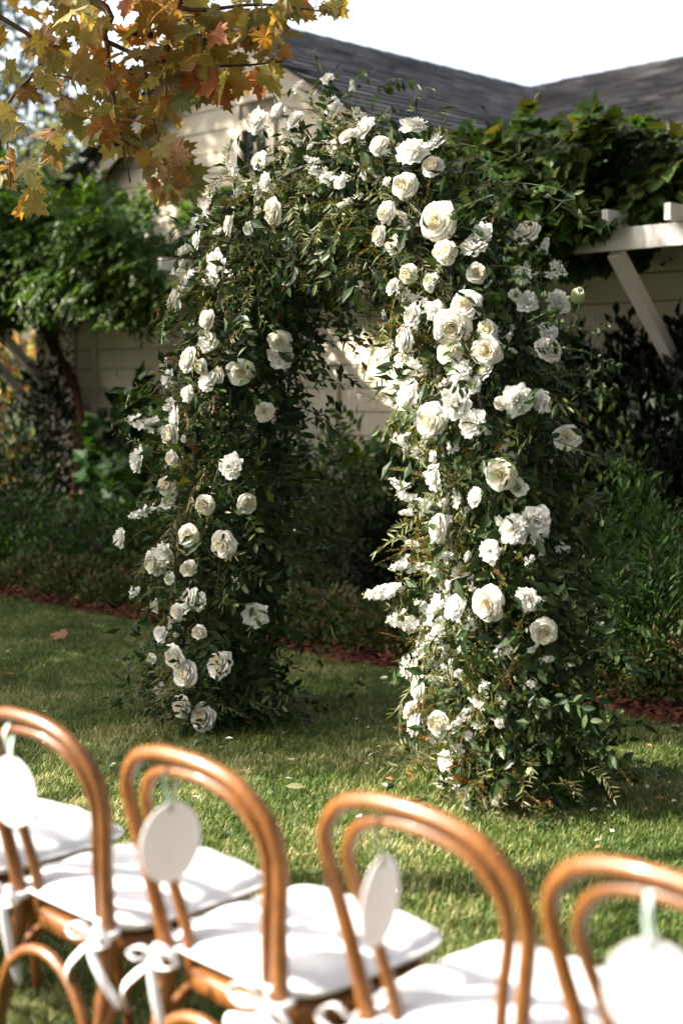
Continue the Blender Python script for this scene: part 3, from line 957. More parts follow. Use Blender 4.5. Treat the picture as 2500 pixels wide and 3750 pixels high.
def far_tree(name, label, x, y, h, r, mat, tpl, size, n, seed, low=.25, conif=False):
    k = np.random.default_rng(seed)
    t = thing(name, label, 'tree', (x, y, 0))
    trunk_obj(t, [(0, 0, -.1), (.1, 0, h * .4), (0, .1, h * .92)], .03 * h, .006 * h, M['bark'])
    C = []
    for i in range(60):
        z = h * (low + (1 - low) * k.random())
        rr = r * ((1 - z / h) ** .8 + .1 if conif else math.sqrt(max(.05, 1 - ((z / h - .62) / .42) ** 2)))
        a = k.uniform(0, 2 * PI); q = rr * math.sqrt(k.random())
        C.append((q * math.cos(a), q * math.sin(a), z))
    C = np.array(C)
    for c in C[:14]:
        trunk_obj(t, [(0, 0, c[2] * .7), (c[0] * .5, c[1] * .5, c[2] * .85), c], .008 * h, .002 * h, M['bark'], 'branch', 6, 5)
    P = C[k.integers(0, len(C), n)] + k.normal(size=(n, 3)) * [r * .17, r * .17, h * .025]
    D = unit(rdir(n, k) + ([0, 0, -.8] if conif else [0, 0, .1]))
    foliage('foliage', [(tpl, P, basis(D, rdir(n, k)), size * k.uniform(.6, 1.3, n), 0)], [mat], t)

x, y = wpt(-40, 30); far_tree('conifer_tree', 'tall blue green conifer far behind the house at the left edge', x, y, 14.5, 3.0, M['conifer'], T_OLIVE, .50, 5200, 101, .1, True)
x, y = wpt(225, 26); far_tree('pale_tree', 'pale out of focus tree rising behind the left roof slope', x, y, 6.4, 1.5, M['pale_tree'], T_SMALL, .16, 5200, 102)
x, y = wpt(40, 19); far_tree('autumn_tree', 'orange autumn tree glowing through the gap beside the house corner', x, y, 2.7, .5, M['autumn'], T_SMALL, .12, 700, 103, .1)
x, y = wpt(-60, 24); far_tree('garden_tree', 'green garden tree beyond the orange one', x, y, 4.2, 1.8, M['shrub_mid'], T_SMALL, .18, 3600, 104, .05)
# unseen trees left of the lawn, crowns shaped to place sun and shade
TE = math.tan(SUN_EL)
def shade_cover(Y, h):
    """share of the crown that is closed where the sun passes toward (Y, h = z + x tan e)"""
    if Y < 3.35: return 0
    if Y < 4.3: return .2
    if Y < 5.95: return .0 if h < 3.3 else .35
    if Y < 7.5: return (.06 if .5 < h < 1.8 else .92 if h < .4 else .5) if h < 1.95 else .15
    if Y < 11.3: return .97 if h < 1.5 else .85 if h < (2.6 if Y < 9.6 else 1.9) else .22
    if Y < 14.6:
        if 1.65 < h < 2.35 and 11.5 < Y < 12.9: return 0
        if .0 < h < .55 and 12.6 < Y < 13.6: return 0
        return .30 if h < 2.6 else .62 if h < 3.6 else .85
    return .92 if 3.4 < h < 6.9 else .45
def shade_trees():
    k = np.random.default_rng(77)
    spec = [('unseen_shade_tree', 'unseen shade tree with its crown shaped for the light, left beside the chairs', -7.0, 4.6, 3.3, 6.7), ('unseen_shade_tree', 'unseen shade tree with its crown shaped for the light, left level with the arch', -7.3, 8.6, 6.7, 11.2), ('unseen_shade_tree', 'unseen shade tree with its crown shaped for the light, left level with the house', -7.6, 14.2, 11.2, 18.0)]
    for nm, lab, tx, ty, y0, y1 in spec:
        t = thing(nm, lab, 'tree', (tx, ty, 0), 0, 'unseen shade trees shaped for the light')
        trunk_obj(t, [(0, 0, -.1), (.1, .1, 2.0), (0, 0, 4.5), (.1, 0, 8.0)], .24, .07, M['bark'])
        P = []
        for i in range(int((y1 - y0) * 720)):
            Y = k.uniform(y0, y1); h = k.uniform(-2.7, 8.6)
            if h > 5.2 and Y < 12.5: continue
            if k.random() > shade_cover(Y, h): continue
            X = -7.2 + k.normal() * .55
            P.append((X - tx, Y - ty, h - X * TE))
        C = np.array(P)
        for c in C[::max(1, len(C) // 12)][:12]:
            trunk_obj(t, [(0, 0, max(2.2, c[2] * .6)), (c[0] * .4, c[1] * .5, c[2] * .8), c], .05, .012, M['bark'], 'branch', 8, 6)
        m_ = 22 if y0 < 4 else 36; n = len(C) * m_
        Q = np.repeat(C, m_, 0) + k.normal(size=(n, 3)) * .10
        foliage('foliage', [(T_LEAF4, Q, basis(rdir(n, k), rdir(n, k)), k.uniform(.08, .17, n), 0)], [M['shade_tree']], t)
shade_trees()

def sycamore():
    k = np.random.default_rng(19)
    f = 6.6 / 3267
    t = thing('sycamore_tree', 'sycamore branch of bronze and yellow autumn leaves hanging over the lawn', 'tree', (-4.6, 6.4, 0))
    org = np.array((-4.6, 6.4, 0))
    w = lambda x, y, Y=6.6: np.array(((x - 784) / 3267 * Y, Y, 1.53 + (900 - y) / 3267 * Y)) - org
    trunk_obj(t, [(0, 0, -.1), (.05, .05, 1.5), (.0, .1, 3.2), (-.2, .1, 6.0)], .22, .12, M['bark'])
    twigs = [([(0.0, .1, 3.3), (1.3, .2, 4.0), w(150, -30), w(245, 95, 6.55)], .045, .014), ([w(245, 95, 6.55), w(255, 190, 6.5), w(275, 300, 6.45), w(300, 420, 6.45)], .013, .004),
             ([w(245, 95, 6.55), w(330, 130, 6.6), w(450, 150, 6.7), w(560, 150, 6.7), w(650, 140, 6.7)], .012, .004), ([(1.3, .2, 4.0), w(300, -60), w(420, 20, 6.6), w(600, 10, 6.6), w(770, 30, 6.6)], .02, .003),
             ([(1.3, .2, 4.0), w(40, 60, 6.7), w(15, 250, 6.7), w(25, 430, 6.6)], .016, .004), ([w(420, 20, 6.6), w(430, 120, 6.5), w(470, 230, 6.5)], .009, .003),
             ([w(255, 190, 6.5), w(180, 180, 6.5), w(110, 170, 6.5)], .008, .003), ([w(330, 130, 6.6), w(350, 260, 6.55), w(385, 400, 6.5)], .008, .003), ([w(600, 170, 6.7), w(630, 220, 6.7), w(640, 245, 6.7)], .004, .002)]
    for pts, a, b in twigs:
        trunk_obj(t, pts, a, b, M['twig'], 'branch', 18, 6)
    blobs = [(290, 60, 220, 120, 84), (480, 80, 170, 90, 66), (320, 220, 95, 110, 46), (140, 100, 75, 70, 11), (380, 360, 48, 70, 26), (250, 230, 120, 60, 18), (22, 400, 50, 80, 15), (10, 190, 40, 110, 6), (610, 40, 70, 60, 15), (585, 130, 55, 30, 9), (455, 170, 65, 40, 11), (220, 290, 70, 40, 8), (140, 300, 28, 30, 5), (720, 0, 60, 22, 9), (60, 270, 25, 20, 3), (390, -30, 340, 50, 30)]
    P = []
    for bx, by, rx, ry, n in blobs:
        while n > 0:
            u, v, d = k.uniform(-1, 1, 3)
            if u * u + v * v > 1: continue
            P.append(w(bx + u * rx, by + 18 + v * ry, 6.6 + .35 * d)); n -= 1
    P = np.array(P); n = len(P)
    D = unit(rdir(n, k) * [.9, .6, .7] + [.05, -.15, -.55])
    NN = rdir(n, k) * .75 + np.array([-.25, -.75, .35])
    S = k.uniform(.06, .16, n)
    B = basis(D, NN)
    mes = [np_mesh('leaf', V, F, [M['sycamore']]) for V, F in T_SYC]
    order = np.argsort(-P[:, 1])
    own = np.argsort(-S)[:300]
    for j, i in enumerate(own):
        obj('leaf', mes[j % 4], t, mat4(B[i], P[i], S[i]))
    rest = np.setdiff1d(np.arange(n), own)
    # the bough goes on above and to the left of the picture
    m = 260
    Q = np.column_stack([k.uniform(2.0, 4.4, m), k.normal(size=m) * .6 + .3, k.uniform(3.55, 5.4, m)])
    parts = [(T_SYC[0], Q, basis(unit(rdir(m, k) + [0, 0, -.6]), rdir(m, k) + [0, 0, .6]), k.uniform(.12, .2, m), 0)]
    if len(rest): parts.append((T_SYC[1], P[rest], B[rest], S[rest], 0))
    # unseen crown overhead, added to block the zenith sky and deepen the shade
    m = 11500
    Q = np.column_stack([k.uniform(1.2, 7.4, m), k.uniform(-4.2, 1.0, m), k.uniform(5.6, 8.6, m)])
    lump = np.sin(Q[:, 0] * 2.3) + np.sin(Q[:, 1] * 2.1 + 1) + np.sin(Q[:, 2] * 2.7 + Q[:, 0])
    Q = Q[lump > -.9]; m = len(Q)
    parts.append((T_BROAD, Q, basis(unit(rdir(m, k) + [0, 0, -.5]), rdir(m, k) + [0, 0, .6]), k.uniform(.14, .24, m), 0))
    foliage('foliage', parts, [M['sycamore']], t)
    # hanging seed balls on threads
    sv, sf = [], []
    for i in range(7):
        for j in range(10):
            a, b = PI * i / 6, 2 * PI * j / 10
            sv.append((math.sin(a) * math.cos(b), math.sin(a) * math.sin(b), math.cos(a)))
    sf = np.array([(i * 10 + j, i * 10 + (j + 1) % 10, (i + 1) * 10 + (j + 1) % 10, (i + 1) * 10 + j) for i in range(6) for j in range(10)])
    sv = np.array(sv) * (1 + .08 * k.normal(size=(70, 1)))
    sb = MB(); sb.add(sv, sf).tube([(0, 0, .9), (.3, .2, 2.4), (.1, .5, 4.2)], .1, 5)
    sm = sb.mesh('seed_ball', [M['seed']], True)
    for bx, by in ((268, 328), (425, 48), (310, 75), (345, 80), (470, 95), (385, 110), (300, 165), (500, 18)):
        p = w(bx, by, 6.3 + .3 * k.random())
        obj('seed_ball', sm, t, mat4(np.eye(3), p, .016))
sycamore()

# unseen trees added to block sky light, behind the camera and to the right
for i, (gx, gy, gh, gr, lab) in enumerate(((6.8, 1.5, 9, 2.9, 'unseen tree added to block sky light right of the chairs'), (7.6, 6.5, 9, 3.0, 'unseen tree added to block sky light right of the arch'), (4.5, -5.5, 10, 3.3, 'unseen tree added to block sky light behind the camera on the right'), (-1.5, -7.5, 10, 3.4, 'unseen tree added to block sky light straight behind the camera'), (-7.5, -5.0, 9, 3.0, 'unseen tree added to block sky light behind the camera on the left'))):
    far_tree('garden_tree', lab, gx, gy, gh, gr, M['shade_tree'], T_BROAD, .30, 4200, 120 + i, .02)

for i, (gx, gy, gh, gr, lab) in enumerate(((-10.5, 17.5, 6.5, 2.6, 'round garden tree left of the house, nearest its corner'), (-14.5, 22.0, 8.0, 3.2, 'round garden tree left of the house, middle of three'), (-9.5, 26.0, 7.5, 3.0, 'round garden tree left of the house, farthest back'), (-13.0, 13.0, 7.0, 2.8, 'round garden tree at the far left of the lawn'))):
    far_tree('garden_tree', lab, gx, gy, gh, gr, M['shrub_mid'], T_BROAD, .26, 4200, 140 + i, .02)
BLOOMS = [
('L',-0.137,-0.144,2.74,-0.09,-0.36,0.93,0.055),('L',-0.028,-0.106,2.759,0.02,-0.27,0.96,0.049),('L',-0.318,-0.197,2.628,-0.3,-0.55,0.78,0.092),('L',-0.236,-0.152,2.653,-0.2,-0.45,0.87,0.08),
('L',-0.112,-0.176,2.597,-0.08,-0.62,0.78,0.071),('L',0.033,-0.123,2.629,0.11,-0.43,0.9,0.062),('P',0.217,-0.221,2.492,0.26,-0.8,0.54,0.064),('L',0.27,-0.176,2.521,0.41,-0.63,0.66,0.079),
('O',-0.219,-0.262,2.458,-0.13,-0.93,0.35,0.083),('L',-0.148,-0.283,2.39,-0.02,-1.0,0.08,0.066),('P',-0.128,-0.27,2.285,0.05,-0.96,-0.29,0.097),('P',-0.386,-0.273,2.238,0.01,-1.0,-0.08,0.084),
('L',-0.579,-0.218,2.316,-0.42,-0.8,0.42,0.074),('L',-0.5,-0.26,2.089,0.11,-0.98,-0.16,0.089),('R',0.352,-0.185,2.446,0.47,-0.69,0.55,0.092),('L',0.384,-0.083,2.501,0.58,-0.31,0.75,0.101),
('L',0.451,-0.143,2.406,0.6,-0.55,0.59,0.103),('O',0.475,-0.048,2.436,0.69,-0.18,0.7,0.1),('R',0.529,-0.114,2.346,0.68,-0.45,0.58,0.099),('R',0.491,-0.195,2.29,0.49,-0.77,0.4,0.102),
('R',0.457,-0.236,2.202,0.29,-0.95,0.13,0.069),('R',0.619,-0.166,2.149,0.62,-0.7,0.37,0.122),('R',0.514,-0.236,2.063,0.15,-0.99,0.06,0.097),('R',0.448,-0.245,2.126,0.11,-0.99,-0.01,0.069),
('R',0.678,-0.177,2.023,0.56,-0.76,0.33,0.117),('L',0.735,-0.12,2.023,0.74,-0.51,0.43,0.089),('O',0.722,-0.077,2.085,0.81,-0.33,0.49,0.082),('R',0.761,-0.137,1.947,0.72,-0.58,0.37,0.085),
('R',0.579,-0.234,1.971,0.17,-0.98,0.06,0.082),('R',0.74,0.153,2.105,0.74,0.52,0.43,0.107),('L',0.848,0.148,1.84,0.76,0.54,0.35,0.087),('B',0.919,0.19,1.854,0.77,0.54,0.34,0.065),
('L',0.865,-0.019,1.833,0.93,-0.08,0.36,0.067),('R',0.771,-0.184,1.83,0.59,-0.77,0.25,0.091),('R',0.743,-0.218,1.765,0.39,-0.9,0.19,0.13),('R',0.839,-0.158,1.732,0.71,-0.65,0.27,0.091),
('R',0.852,-0.173,1.662,0.67,-0.7,0.25,0.135),('P',0.933,-0.001,1.654,0.95,-0.0,0.32,0.091),('R',0.759,-0.231,1.656,0.32,-0.94,0.12,0.098),('L',0.804,-0.228,1.578,0.39,-0.91,0.18,0.076),
('G',0.874,-0.187,1.57,0.63,-0.74,0.25,0.073),('G',0.84,-0.214,1.541,0.49,-0.85,0.19,0.062),('L',0.907,0.03,1.718,0.94,0.12,0.32,0.064),('L',0.616,-0.233,1.505,-0.38,-0.92,-0.06,0.107),
('L',0.807,-0.239,1.482,0.31,-0.94,0.11,0.09),('R',0.721,-0.255,1.422,-0.06,-1.0,0.04,0.122),('L',0.861,-0.228,1.403,0.45,-0.89,0.12,0.086),('L',0.937,-0.145,1.49,0.79,-0.56,0.25,0.1),
('R',0.912,-0.177,1.469,0.68,-0.69,0.22,0.062),('L',0.981,-0.037,1.482,0.95,-0.15,0.27,0.069),('R',0.591,-0.237,1.736,-0.2,-0.98,-0.04,0.093),('L',0.622,-0.24,1.809,0.01,-1.0,0.05,0.071),
('R',1.019,0.015,1.34,0.98,0.06,0.19,0.097),('L',0.761,-0.264,1.217,-0.05,-1.0,0.03,0.083),('L',0.749,-0.262,1.285,-0.06,-1.0,0.03,0.049),('R',0.945,-0.2,1.226,0.64,-0.76,0.12,0.113),
('G',0.987,-0.165,1.183,0.78,-0.62,0.11,0.061),('L',1.023,-0.13,1.066,0.87,-0.48,0.09,0.092),('L',0.985,-0.188,1.031,0.71,-0.7,0.06,0.088),('Y',0.777,-0.27,1.03,-0.06,-1.0,0.01,0.083),
('O',0.937,-0.23,0.958,0.51,-0.86,0.05,0.078),('P',0.942,-0.239,0.772,0.48,-0.88,0.03,0.112),('L',0.846,-0.271,0.744,0.12,-0.99,0.03,0.079),('L',1.028,-0.167,0.801,0.79,-0.61,0.09,0.075),
('R',1.055,-0.14,0.682,0.86,-0.51,0.06,0.109),('R',0.614,-0.199,0.469,-0.74,-0.67,-0.06,0.093),('R',0.65,-0.205,0.416,-0.67,-0.74,-0.06,0.096),('L',0.596,-0.21,0.488,-0.75,-0.66,-0.04,0.071),
('R',0.623,-0.197,0.272,-0.75,-0.66,-0.07,0.096),('R',0.773,-0.266,0.319,-0.25,-0.97,-0.0,0.087),('L',0.606,-0.214,0.311,-0.74,-0.67,-0.07,0.061),('O',0.816,-0.273,0.192,-0.12,-0.99,-0.01,0.072),
('B',1.048,-0.19,0.187,0.72,-0.69,0.02,0.034),('L',0.897,-0.241,1.142,0.42,-0.9,0.07,0.058),('L',0.686,-0.226,1.824,0.26,-0.95,0.17,0.063),('L',0.516,-0.233,1.922,-0.13,-0.99,-0.1,0.054),
('G',0.658,-0.219,1.923,0.33,-0.93,0.16,0.06),('G',0.818,0.026,1.936,0.9,0.11,0.43,0.061),('L',-1.003,-0.268,1.212,-0.61,-0.79,0.06,0.107),('R',-0.786,-0.277,1.239,0.02,-1.0,0.03,0.063),
('L',-0.575,-0.171,1.212,0.78,-0.62,-0.07,0.099),('R',-0.823,-0.278,1.102,-0.07,-1.0,0.03,0.097),('R',-0.658,-0.234,1.044,0.54,-0.84,-0.03,0.1),('R',-0.566,-0.141,1.05,0.86,-0.51,-0.06,0.1),
('G',-0.823,-0.278,1.018,-0.04,-1.0,0.03,0.067),('L',-1.076,-0.319,0.856,-0.61,-0.79,0.06,0.077),('R',-0.9,-0.271,0.77,-0.22,-0.97,0.03,0.115),('L',-0.831,-0.279,0.817,0.0,-1.0,0.0,0.084),
('R',-0.725,-0.258,0.903,0.35,-0.94,-0.04,0.096),('R',-0.614,-0.183,0.871,0.75,-0.66,-0.1,0.112),('R',-0.73,-0.256,0.761,0.38,-0.92,-0.05,0.088),('L',-0.723,-0.242,0.608,0.48,-0.88,-0.05,0.096),
('O',-0.691,-0.224,0.608,0.59,-0.8,-0.06,0.088),('G',-0.892,-0.277,0.578,-0.12,-0.99,-0.01,0.064),('R',-0.782,-0.266,0.56,0.29,-0.96,-0.03,0.063),('L',-0.594,-0.071,0.543,0.96,-0.25,-0.14,0.096),
('R',-0.705,-0.224,0.486,0.58,-0.81,-0.09,0.079),('L',-0.864,-0.277,0.45,0.03,-1.0,-0.02,0.063),('R',-0.798,-0.261,0.369,0.3,-0.95,-0.07,0.109),('R',-0.767,-0.244,0.281,0.45,-0.89,-0.09,0.113),
('R',-0.665,-0.163,0.319,0.8,-0.59,-0.1,0.117),('P',-0.788,-0.244,0.142,0.43,-0.9,-0.05,0.088),('P',-0.725,-0.195,0.096,0.68,-0.73,-0.1,0.113),('G',-0.936,-0.271,0.327,-0.18,-0.98,-0.02,0.051),
('R',-0.796,-0.23,1.926,-0.46,-0.87,0.2,0.101),('R',-0.587,-0.248,1.844,0.33,-0.94,-0.11,0.099),('R',-0.689,-0.265,1.664,0.16,-0.99,-0.03,0.091),('R',-0.633,-0.252,1.649,0.37,-0.93,-0.09,0.074),
('P',-0.532,-0.171,1.629,0.75,-0.64,-0.16,0.103),('P',-0.439,-0.057,1.769,0.95,-0.22,-0.24,0.083),('L',-0.455,-0.037,1.695,0.95,-0.14,-0.27,0.099),('R',-0.508,-0.077,1.447,0.95,-0.28,-0.12,0.075),
('L',-0.745,-0.271,1.418,0.11,-0.99,0.02,0.096),('R',-0.785,-0.276,1.346,-0.01,-1.0,0.01,0.117),('L',-0.606,-0.245,1.74,0.38,-0.92,-0.1,0.074),('L',-0.617,-0.235,1.568,0.49,-0.87,-0.08,0.083),
('P',-0.583,-0.215,1.606,0.59,-0.8,-0.09,0.062),('L',-0.805,-0.268,1.579,-0.18,-0.98,0.06,0.071),('G',-0.85,-0.249,1.648,-0.39,-0.92,0.11,0.063),('L',-0.698,-0.267,1.52,0.23,-0.97,-0.01,0.062),
('L',-0.616,-0.249,2.179,-0.29,-0.93,0.21,0.062),('G',-0.295,-0.267,2.227,0.09,-0.96,-0.26,0.052),('L',-0.797,-0.274,1.462,-0.09,-1.0,0.03,0.059),('G',0.841,-0.057,1.873,0.9,-0.24,0.37,0.046),
('G',-0.812,-0.274,0.694,0.13,-0.99,0.01,0.055),('L',0.247,-0.269,2.337,0.16,-0.98,0.09,0.048),
]
SPIKES = [
(-0.709,-0.264,2.3,-0.42,-0.5,-0.76,0.087),(-0.673,-0.263,2.355,-0.61,-0.68,-0.41,0.069),(-0.773,-0.256,2.19,-0.5,-0.57,-0.65,0.107),(-0.747,-0.202,2.133,-0.1,-0.2,-0.97,0.107),
(-0.81,-0.251,2.095,-0.6,-0.66,-0.45,0.107),(-0.805,-0.218,2.039,-0.42,-0.49,-0.76,0.088),(-0.844,-0.236,1.991,-0.6,-0.66,-0.46,0.078),(-0.615,-0.262,2.054,0.24,-0.19,-0.95,0.095),
(-0.75,-0.262,1.82,-0.53,-0.79,-0.3,0.097),(-0.669,-0.266,1.808,0.27,-0.22,-0.94,0.086),(-0.863,-0.234,1.923,-0.59,-0.65,-0.47,0.079),(-0.28,-0.28,2.344,-0.21,-0.56,0.8,0.091),
(-0.308,-0.28,2.301,0.2,-0.22,-0.95,0.077),(-0.225,-0.281,2.366,0.77,0.23,0.6,0.073),(-0.518,-0.221,2.477,-0.33,-0.4,0.86,0.08),(-0.516,-0.184,2.423,-0.48,-0.57,-0.67,0.068),
(-0.569,-0.251,2.232,-0.56,-0.78,-0.26,0.068),(-0.964,-0.278,1.619,-0.67,-0.73,-0.16,0.099),(-0.889,-0.238,1.589,-0.54,-0.67,-0.5,0.071),(-1.028,-0.328,1.381,-0.67,-0.73,0.17,0.158),
(-1.058,-0.379,1.396,-0.67,-0.73,0.13,0.119),(-1.008,-0.294,1.361,-0.64,-0.7,-0.3,0.079),(-1.072,-0.344,0.994,-0.64,-0.71,-0.3,0.119),(-1.042,-0.293,1.012,-0.58,-0.64,-0.5,0.1),
(-1.096,-0.375,0.978,-0.61,-0.68,-0.41,0.079),(-1.125,-0.361,0.643,-0.19,-0.28,-0.94,0.104),(-0.602,-0.128,0.69,0.0,-0.61,0.79,0.07),(-0.596,-0.115,0.67,0.66,0.17,-0.73,0.058),
(-0.801,-0.271,0.539,-0.26,-0.7,-0.67,0.078),(-0.827,-0.275,0.478,-0.13,-0.57,-0.81,0.078),(-0.886,-0.278,0.511,0.07,-0.33,-0.94,0.078),(-1.006,-0.271,1.192,-0.58,-0.64,-0.51,0.04),
(0.519,-0.224,2.164,-0.31,-0.76,0.57,0.1),(0.546,-0.204,2.18,0.83,0.2,-0.52,0.083),(0.488,-0.227,2.2,-0.36,-0.8,0.48,0.067),(0.234,-0.268,2.283,-0.48,-0.84,-0.26,0.069),
(0.257,-0.266,2.293,0.82,0.22,0.53,0.051),(0.12,-0.276,2.402,-0.5,-0.86,0.05,0.105),(0.04,-0.271,2.455,-0.48,-0.81,0.33,0.07),(0.175,-0.27,2.388,0.89,0.27,-0.37,0.062),
(0.275,-0.248,2.396,0.63,0.01,-0.77,0.062),(0.015,-0.211,2.562,-0.5,-0.82,-0.27,0.061),(0.08,-0.224,2.535,0.38,-0.18,-0.91,0.06),(-0.109,-0.215,2.559,-0.48,-0.7,0.53,0.061),
(-0.022,-0.086,2.719,-0.11,-0.19,0.98,0.065),(0.06,-0.053,2.706,0.1,-0.12,-0.99,0.079),(0.048,-0.072,2.778,0.03,-0.05,1.0,0.061),(0.079,-0.034,2.685,0.47,0.28,-0.84,0.054),
(0.779,0.157,2.038,0.0,-0.13,-0.99,0.075),(0.83,0.187,2.071,0.33,0.25,0.91,0.108),(0.866,0.194,2.018,0.71,0.63,-0.33,0.077),(0.776,0.147,2.021,0.03,-0.11,-0.99,0.068),
(0.854,0.182,1.993,0.55,0.46,-0.69,0.067),(0.803,0.153,1.969,-0.59,-0.76,-0.25,0.057),(0.64,-0.223,1.941,-0.24,-0.67,0.7,0.072),(0.563,-0.236,1.878,-0.49,-0.81,0.32,0.083),
(0.5,-0.228,1.906,-0.47,-0.72,0.51,0.067),(0.619,-0.237,1.859,-0.41,-0.79,-0.45,0.082),(0.668,-0.23,1.849,0.68,0.07,-0.73,0.065),(0.882,-0.108,1.724,0.55,0.09,0.83,0.071),
(0.896,-0.101,1.691,0.86,0.36,-0.37,0.048),(0.867,-0.116,1.74,-0.12,-0.64,0.76,0.055),(0.851,-0.146,1.74,0.6,0.1,0.79,0.055),(0.506,-0.222,1.338,-0.7,-0.68,0.23,0.1),
(0.524,-0.205,1.313,0.32,0.36,-0.88,0.084),(0.508,-0.249,1.155,-0.61,-0.59,0.53,0.093),(0.535,-0.229,1.114,-0.58,-0.56,0.6,0.1),(0.564,-0.2,1.089,-0.71,-0.68,0.19,0.093),
(0.681,-0.245,1.098,0.5,0.19,0.84,0.081),(0.728,-0.262,1.07,-0.34,-0.61,-0.72,0.074),(0.807,-0.268,1.091,0.8,0.22,0.56,0.057),(0.529,-0.235,1.073,-0.68,-0.66,-0.32,0.06),
(0.555,-0.222,0.941,-0.7,-0.68,0.22,0.073),(0.53,-0.248,0.882,-0.69,-0.67,-0.28,0.1),(0.559,-0.219,0.866,-0.66,-0.63,-0.4,0.083),(0.623,-0.204,0.854,-0.69,-0.71,0.13,0.099),
(0.764,-0.268,0.864,0.84,0.32,0.43,0.096),(0.712,-0.257,0.818,0.36,0.04,-0.93,0.081),(0.81,-0.272,0.836,0.8,0.23,-0.56,0.073),(0.603,-0.181,0.792,-0.51,-0.48,-0.72,0.066),
(0.49,-0.302,0.768,-0.71,-0.69,-0.13,0.133),(0.513,-0.279,0.784,-0.71,-0.69,0.14,0.083),(0.472,-0.32,0.751,-0.71,-0.7,-0.01,0.066),(0.551,-0.248,0.669,-0.71,-0.69,-0.15,0.116),
(0.589,-0.203,0.685,-0.51,-0.48,-0.71,0.099),(0.607,-0.185,0.701,0.46,0.52,-0.72,0.09),(0.569,-0.23,0.644,-0.65,-0.62,-0.44,0.066),(0.74,-0.264,0.765,-0.35,-0.6,-0.72,0.064),
(0.581,-0.218,0.57,-0.3,-0.27,-0.91,0.083),(0.658,-0.219,0.547,0.47,0.35,0.81,0.082),(0.61,-0.189,0.586,-0.72,-0.69,-0.01,0.083),(0.721,-0.255,0.527,0.29,0.01,-0.96,0.071),
(0.864,-0.275,0.422,0.61,0.06,-0.79,0.07),(0.834,-0.276,0.354,0.8,0.23,0.56,0.07),(0.89,-0.27,0.386,0.64,0.06,0.77,0.063),(0.872,-0.273,0.328,0.74,0.16,-0.65,0.063),
(0.941,-0.183,1.356,0.17,-0.44,-0.88,0.07),(0.961,-0.17,1.308,0.46,-0.15,-0.88,0.063),(1.035,-0.125,0.978,0.22,-0.33,0.92,0.079),(1.046,-0.113,0.938,0.64,0.11,-0.76,0.063),
(1.067,-0.036,0.965,0.87,0.48,-0.12,0.073),(1.05,-0.088,1.0,0.37,-0.13,0.92,0.063),(1.024,-0.149,0.932,0.19,-0.41,-0.89,0.047),(0.813,-0.276,0.654,-0.18,-0.55,-0.81,0.057),
(0.822,-0.274,0.591,-0.45,-0.79,-0.41,0.057),(1.045,-0.164,0.598,0.59,0.04,0.8,0.069),(1.067,-0.142,0.558,0.85,0.34,0.4,0.078),(1.062,-0.147,0.535,0.71,0.16,-0.68,0.063),
(1.104,-0.034,0.533,0.82,0.44,0.36,0.038),(0.81,-0.272,0.214,-0.4,-0.69,0.6,0.07),(0.724,-0.245,0.251,-0.62,-0.76,-0.19,0.049),(0.591,-0.23,0.3,-0.66,-0.64,0.38,0.066),
(0.623,-0.204,0.227,-0.02,0.02,-1.0,0.066),(0.979,-0.18,1.136,0.88,0.3,-0.37,0.032),
]
# ------------------------------------------------------------------ the flower arch (local frame: x along its span, y away from the chairs)
arch = thing('flower_arch', 'wedding arch of white roses and greenery standing on the lawn', 'flower arch', (.06, 5.975, 0), RZ)
KC = [(-.92, 0, .27), (-.87, .5, .28), (-.81, 1.0, .28), (-.76, 1.6, .275), (-.62, 2.05, .26), (-.36, 2.31, .28), (0, 2.41, .29), (.28, 2.29, .27), (.48, 2.07, .235), (.64, 1.78, .24), (.77, 1.3, .265), (.81, .8, .275), (.84, .4, .28), (.86, 0, .27)]
KC = np.array(KC)
_d = np.r_[0, np.cumsum(np.hypot(*np.diff(KC[:, :2], axis=0).T))]
_t = np.linspace(0, _d[-1], 400)
CUR = np.stack([np.interp(_t, _d, KC[:, i]) for i in range(3)], 1)
for _i in range(3):
    CUR[:, _i] = np.convolve(np.pad(CUR[:, _i], 15, mode='edge'), np.ones(31) / 31, 'valid')
TAN = unit(np.gradient(CUR[:, :2], axis=0))
VIEW = np.array([R2, R2, 0])          # the camera's sight line (+Y) in arch axes
RIGHT = np.array([R2, R2 * 0 + R2, 0])

def tube_pts(n, k, rmul=1.0, jit=.0, front=0.0):
    """random points on the greenery's surface: point, outward normal, tangent"""
    P, NN, T = [], [], []
    m = 0
    while m < n:
        i = k.integers(0, 400, n)
        a = k.uniform(0, 2 * PI, n)
        t = np.column_stack([TAN[i, 0], np.zeros(n), TAN[i, 1]])
        o = np.column_stack([-TAN[i, 1], np.zeros(n), TAN[i, 0]])
        nn = np.cos(a)[:, None] * o + np.sin(a)[:, None] * np.array([0, 1, 0])
        toward = -(nn @ VIEW)
        keep = k.random(n) < (1 - front) + front * np.clip(.55 + .6 * toward, 0, 1)
        r = CUR[i, 2] * rmul + k.normal(size=n) * jit
        c = np.column_stack([CUR[i, 0], np.zeros(n), CUR[i, 1]])
        p = c + nn * r[:, None]
        keep &= p[:, 2] > .01
        P.append(p[keep]); NN.append(nn[keep]); T.append(t[keep]); m += keep.sum()
    return np.concatenate(P)[:n], np.concatenate(NN)[:n], np.concatenate(T)[:n]

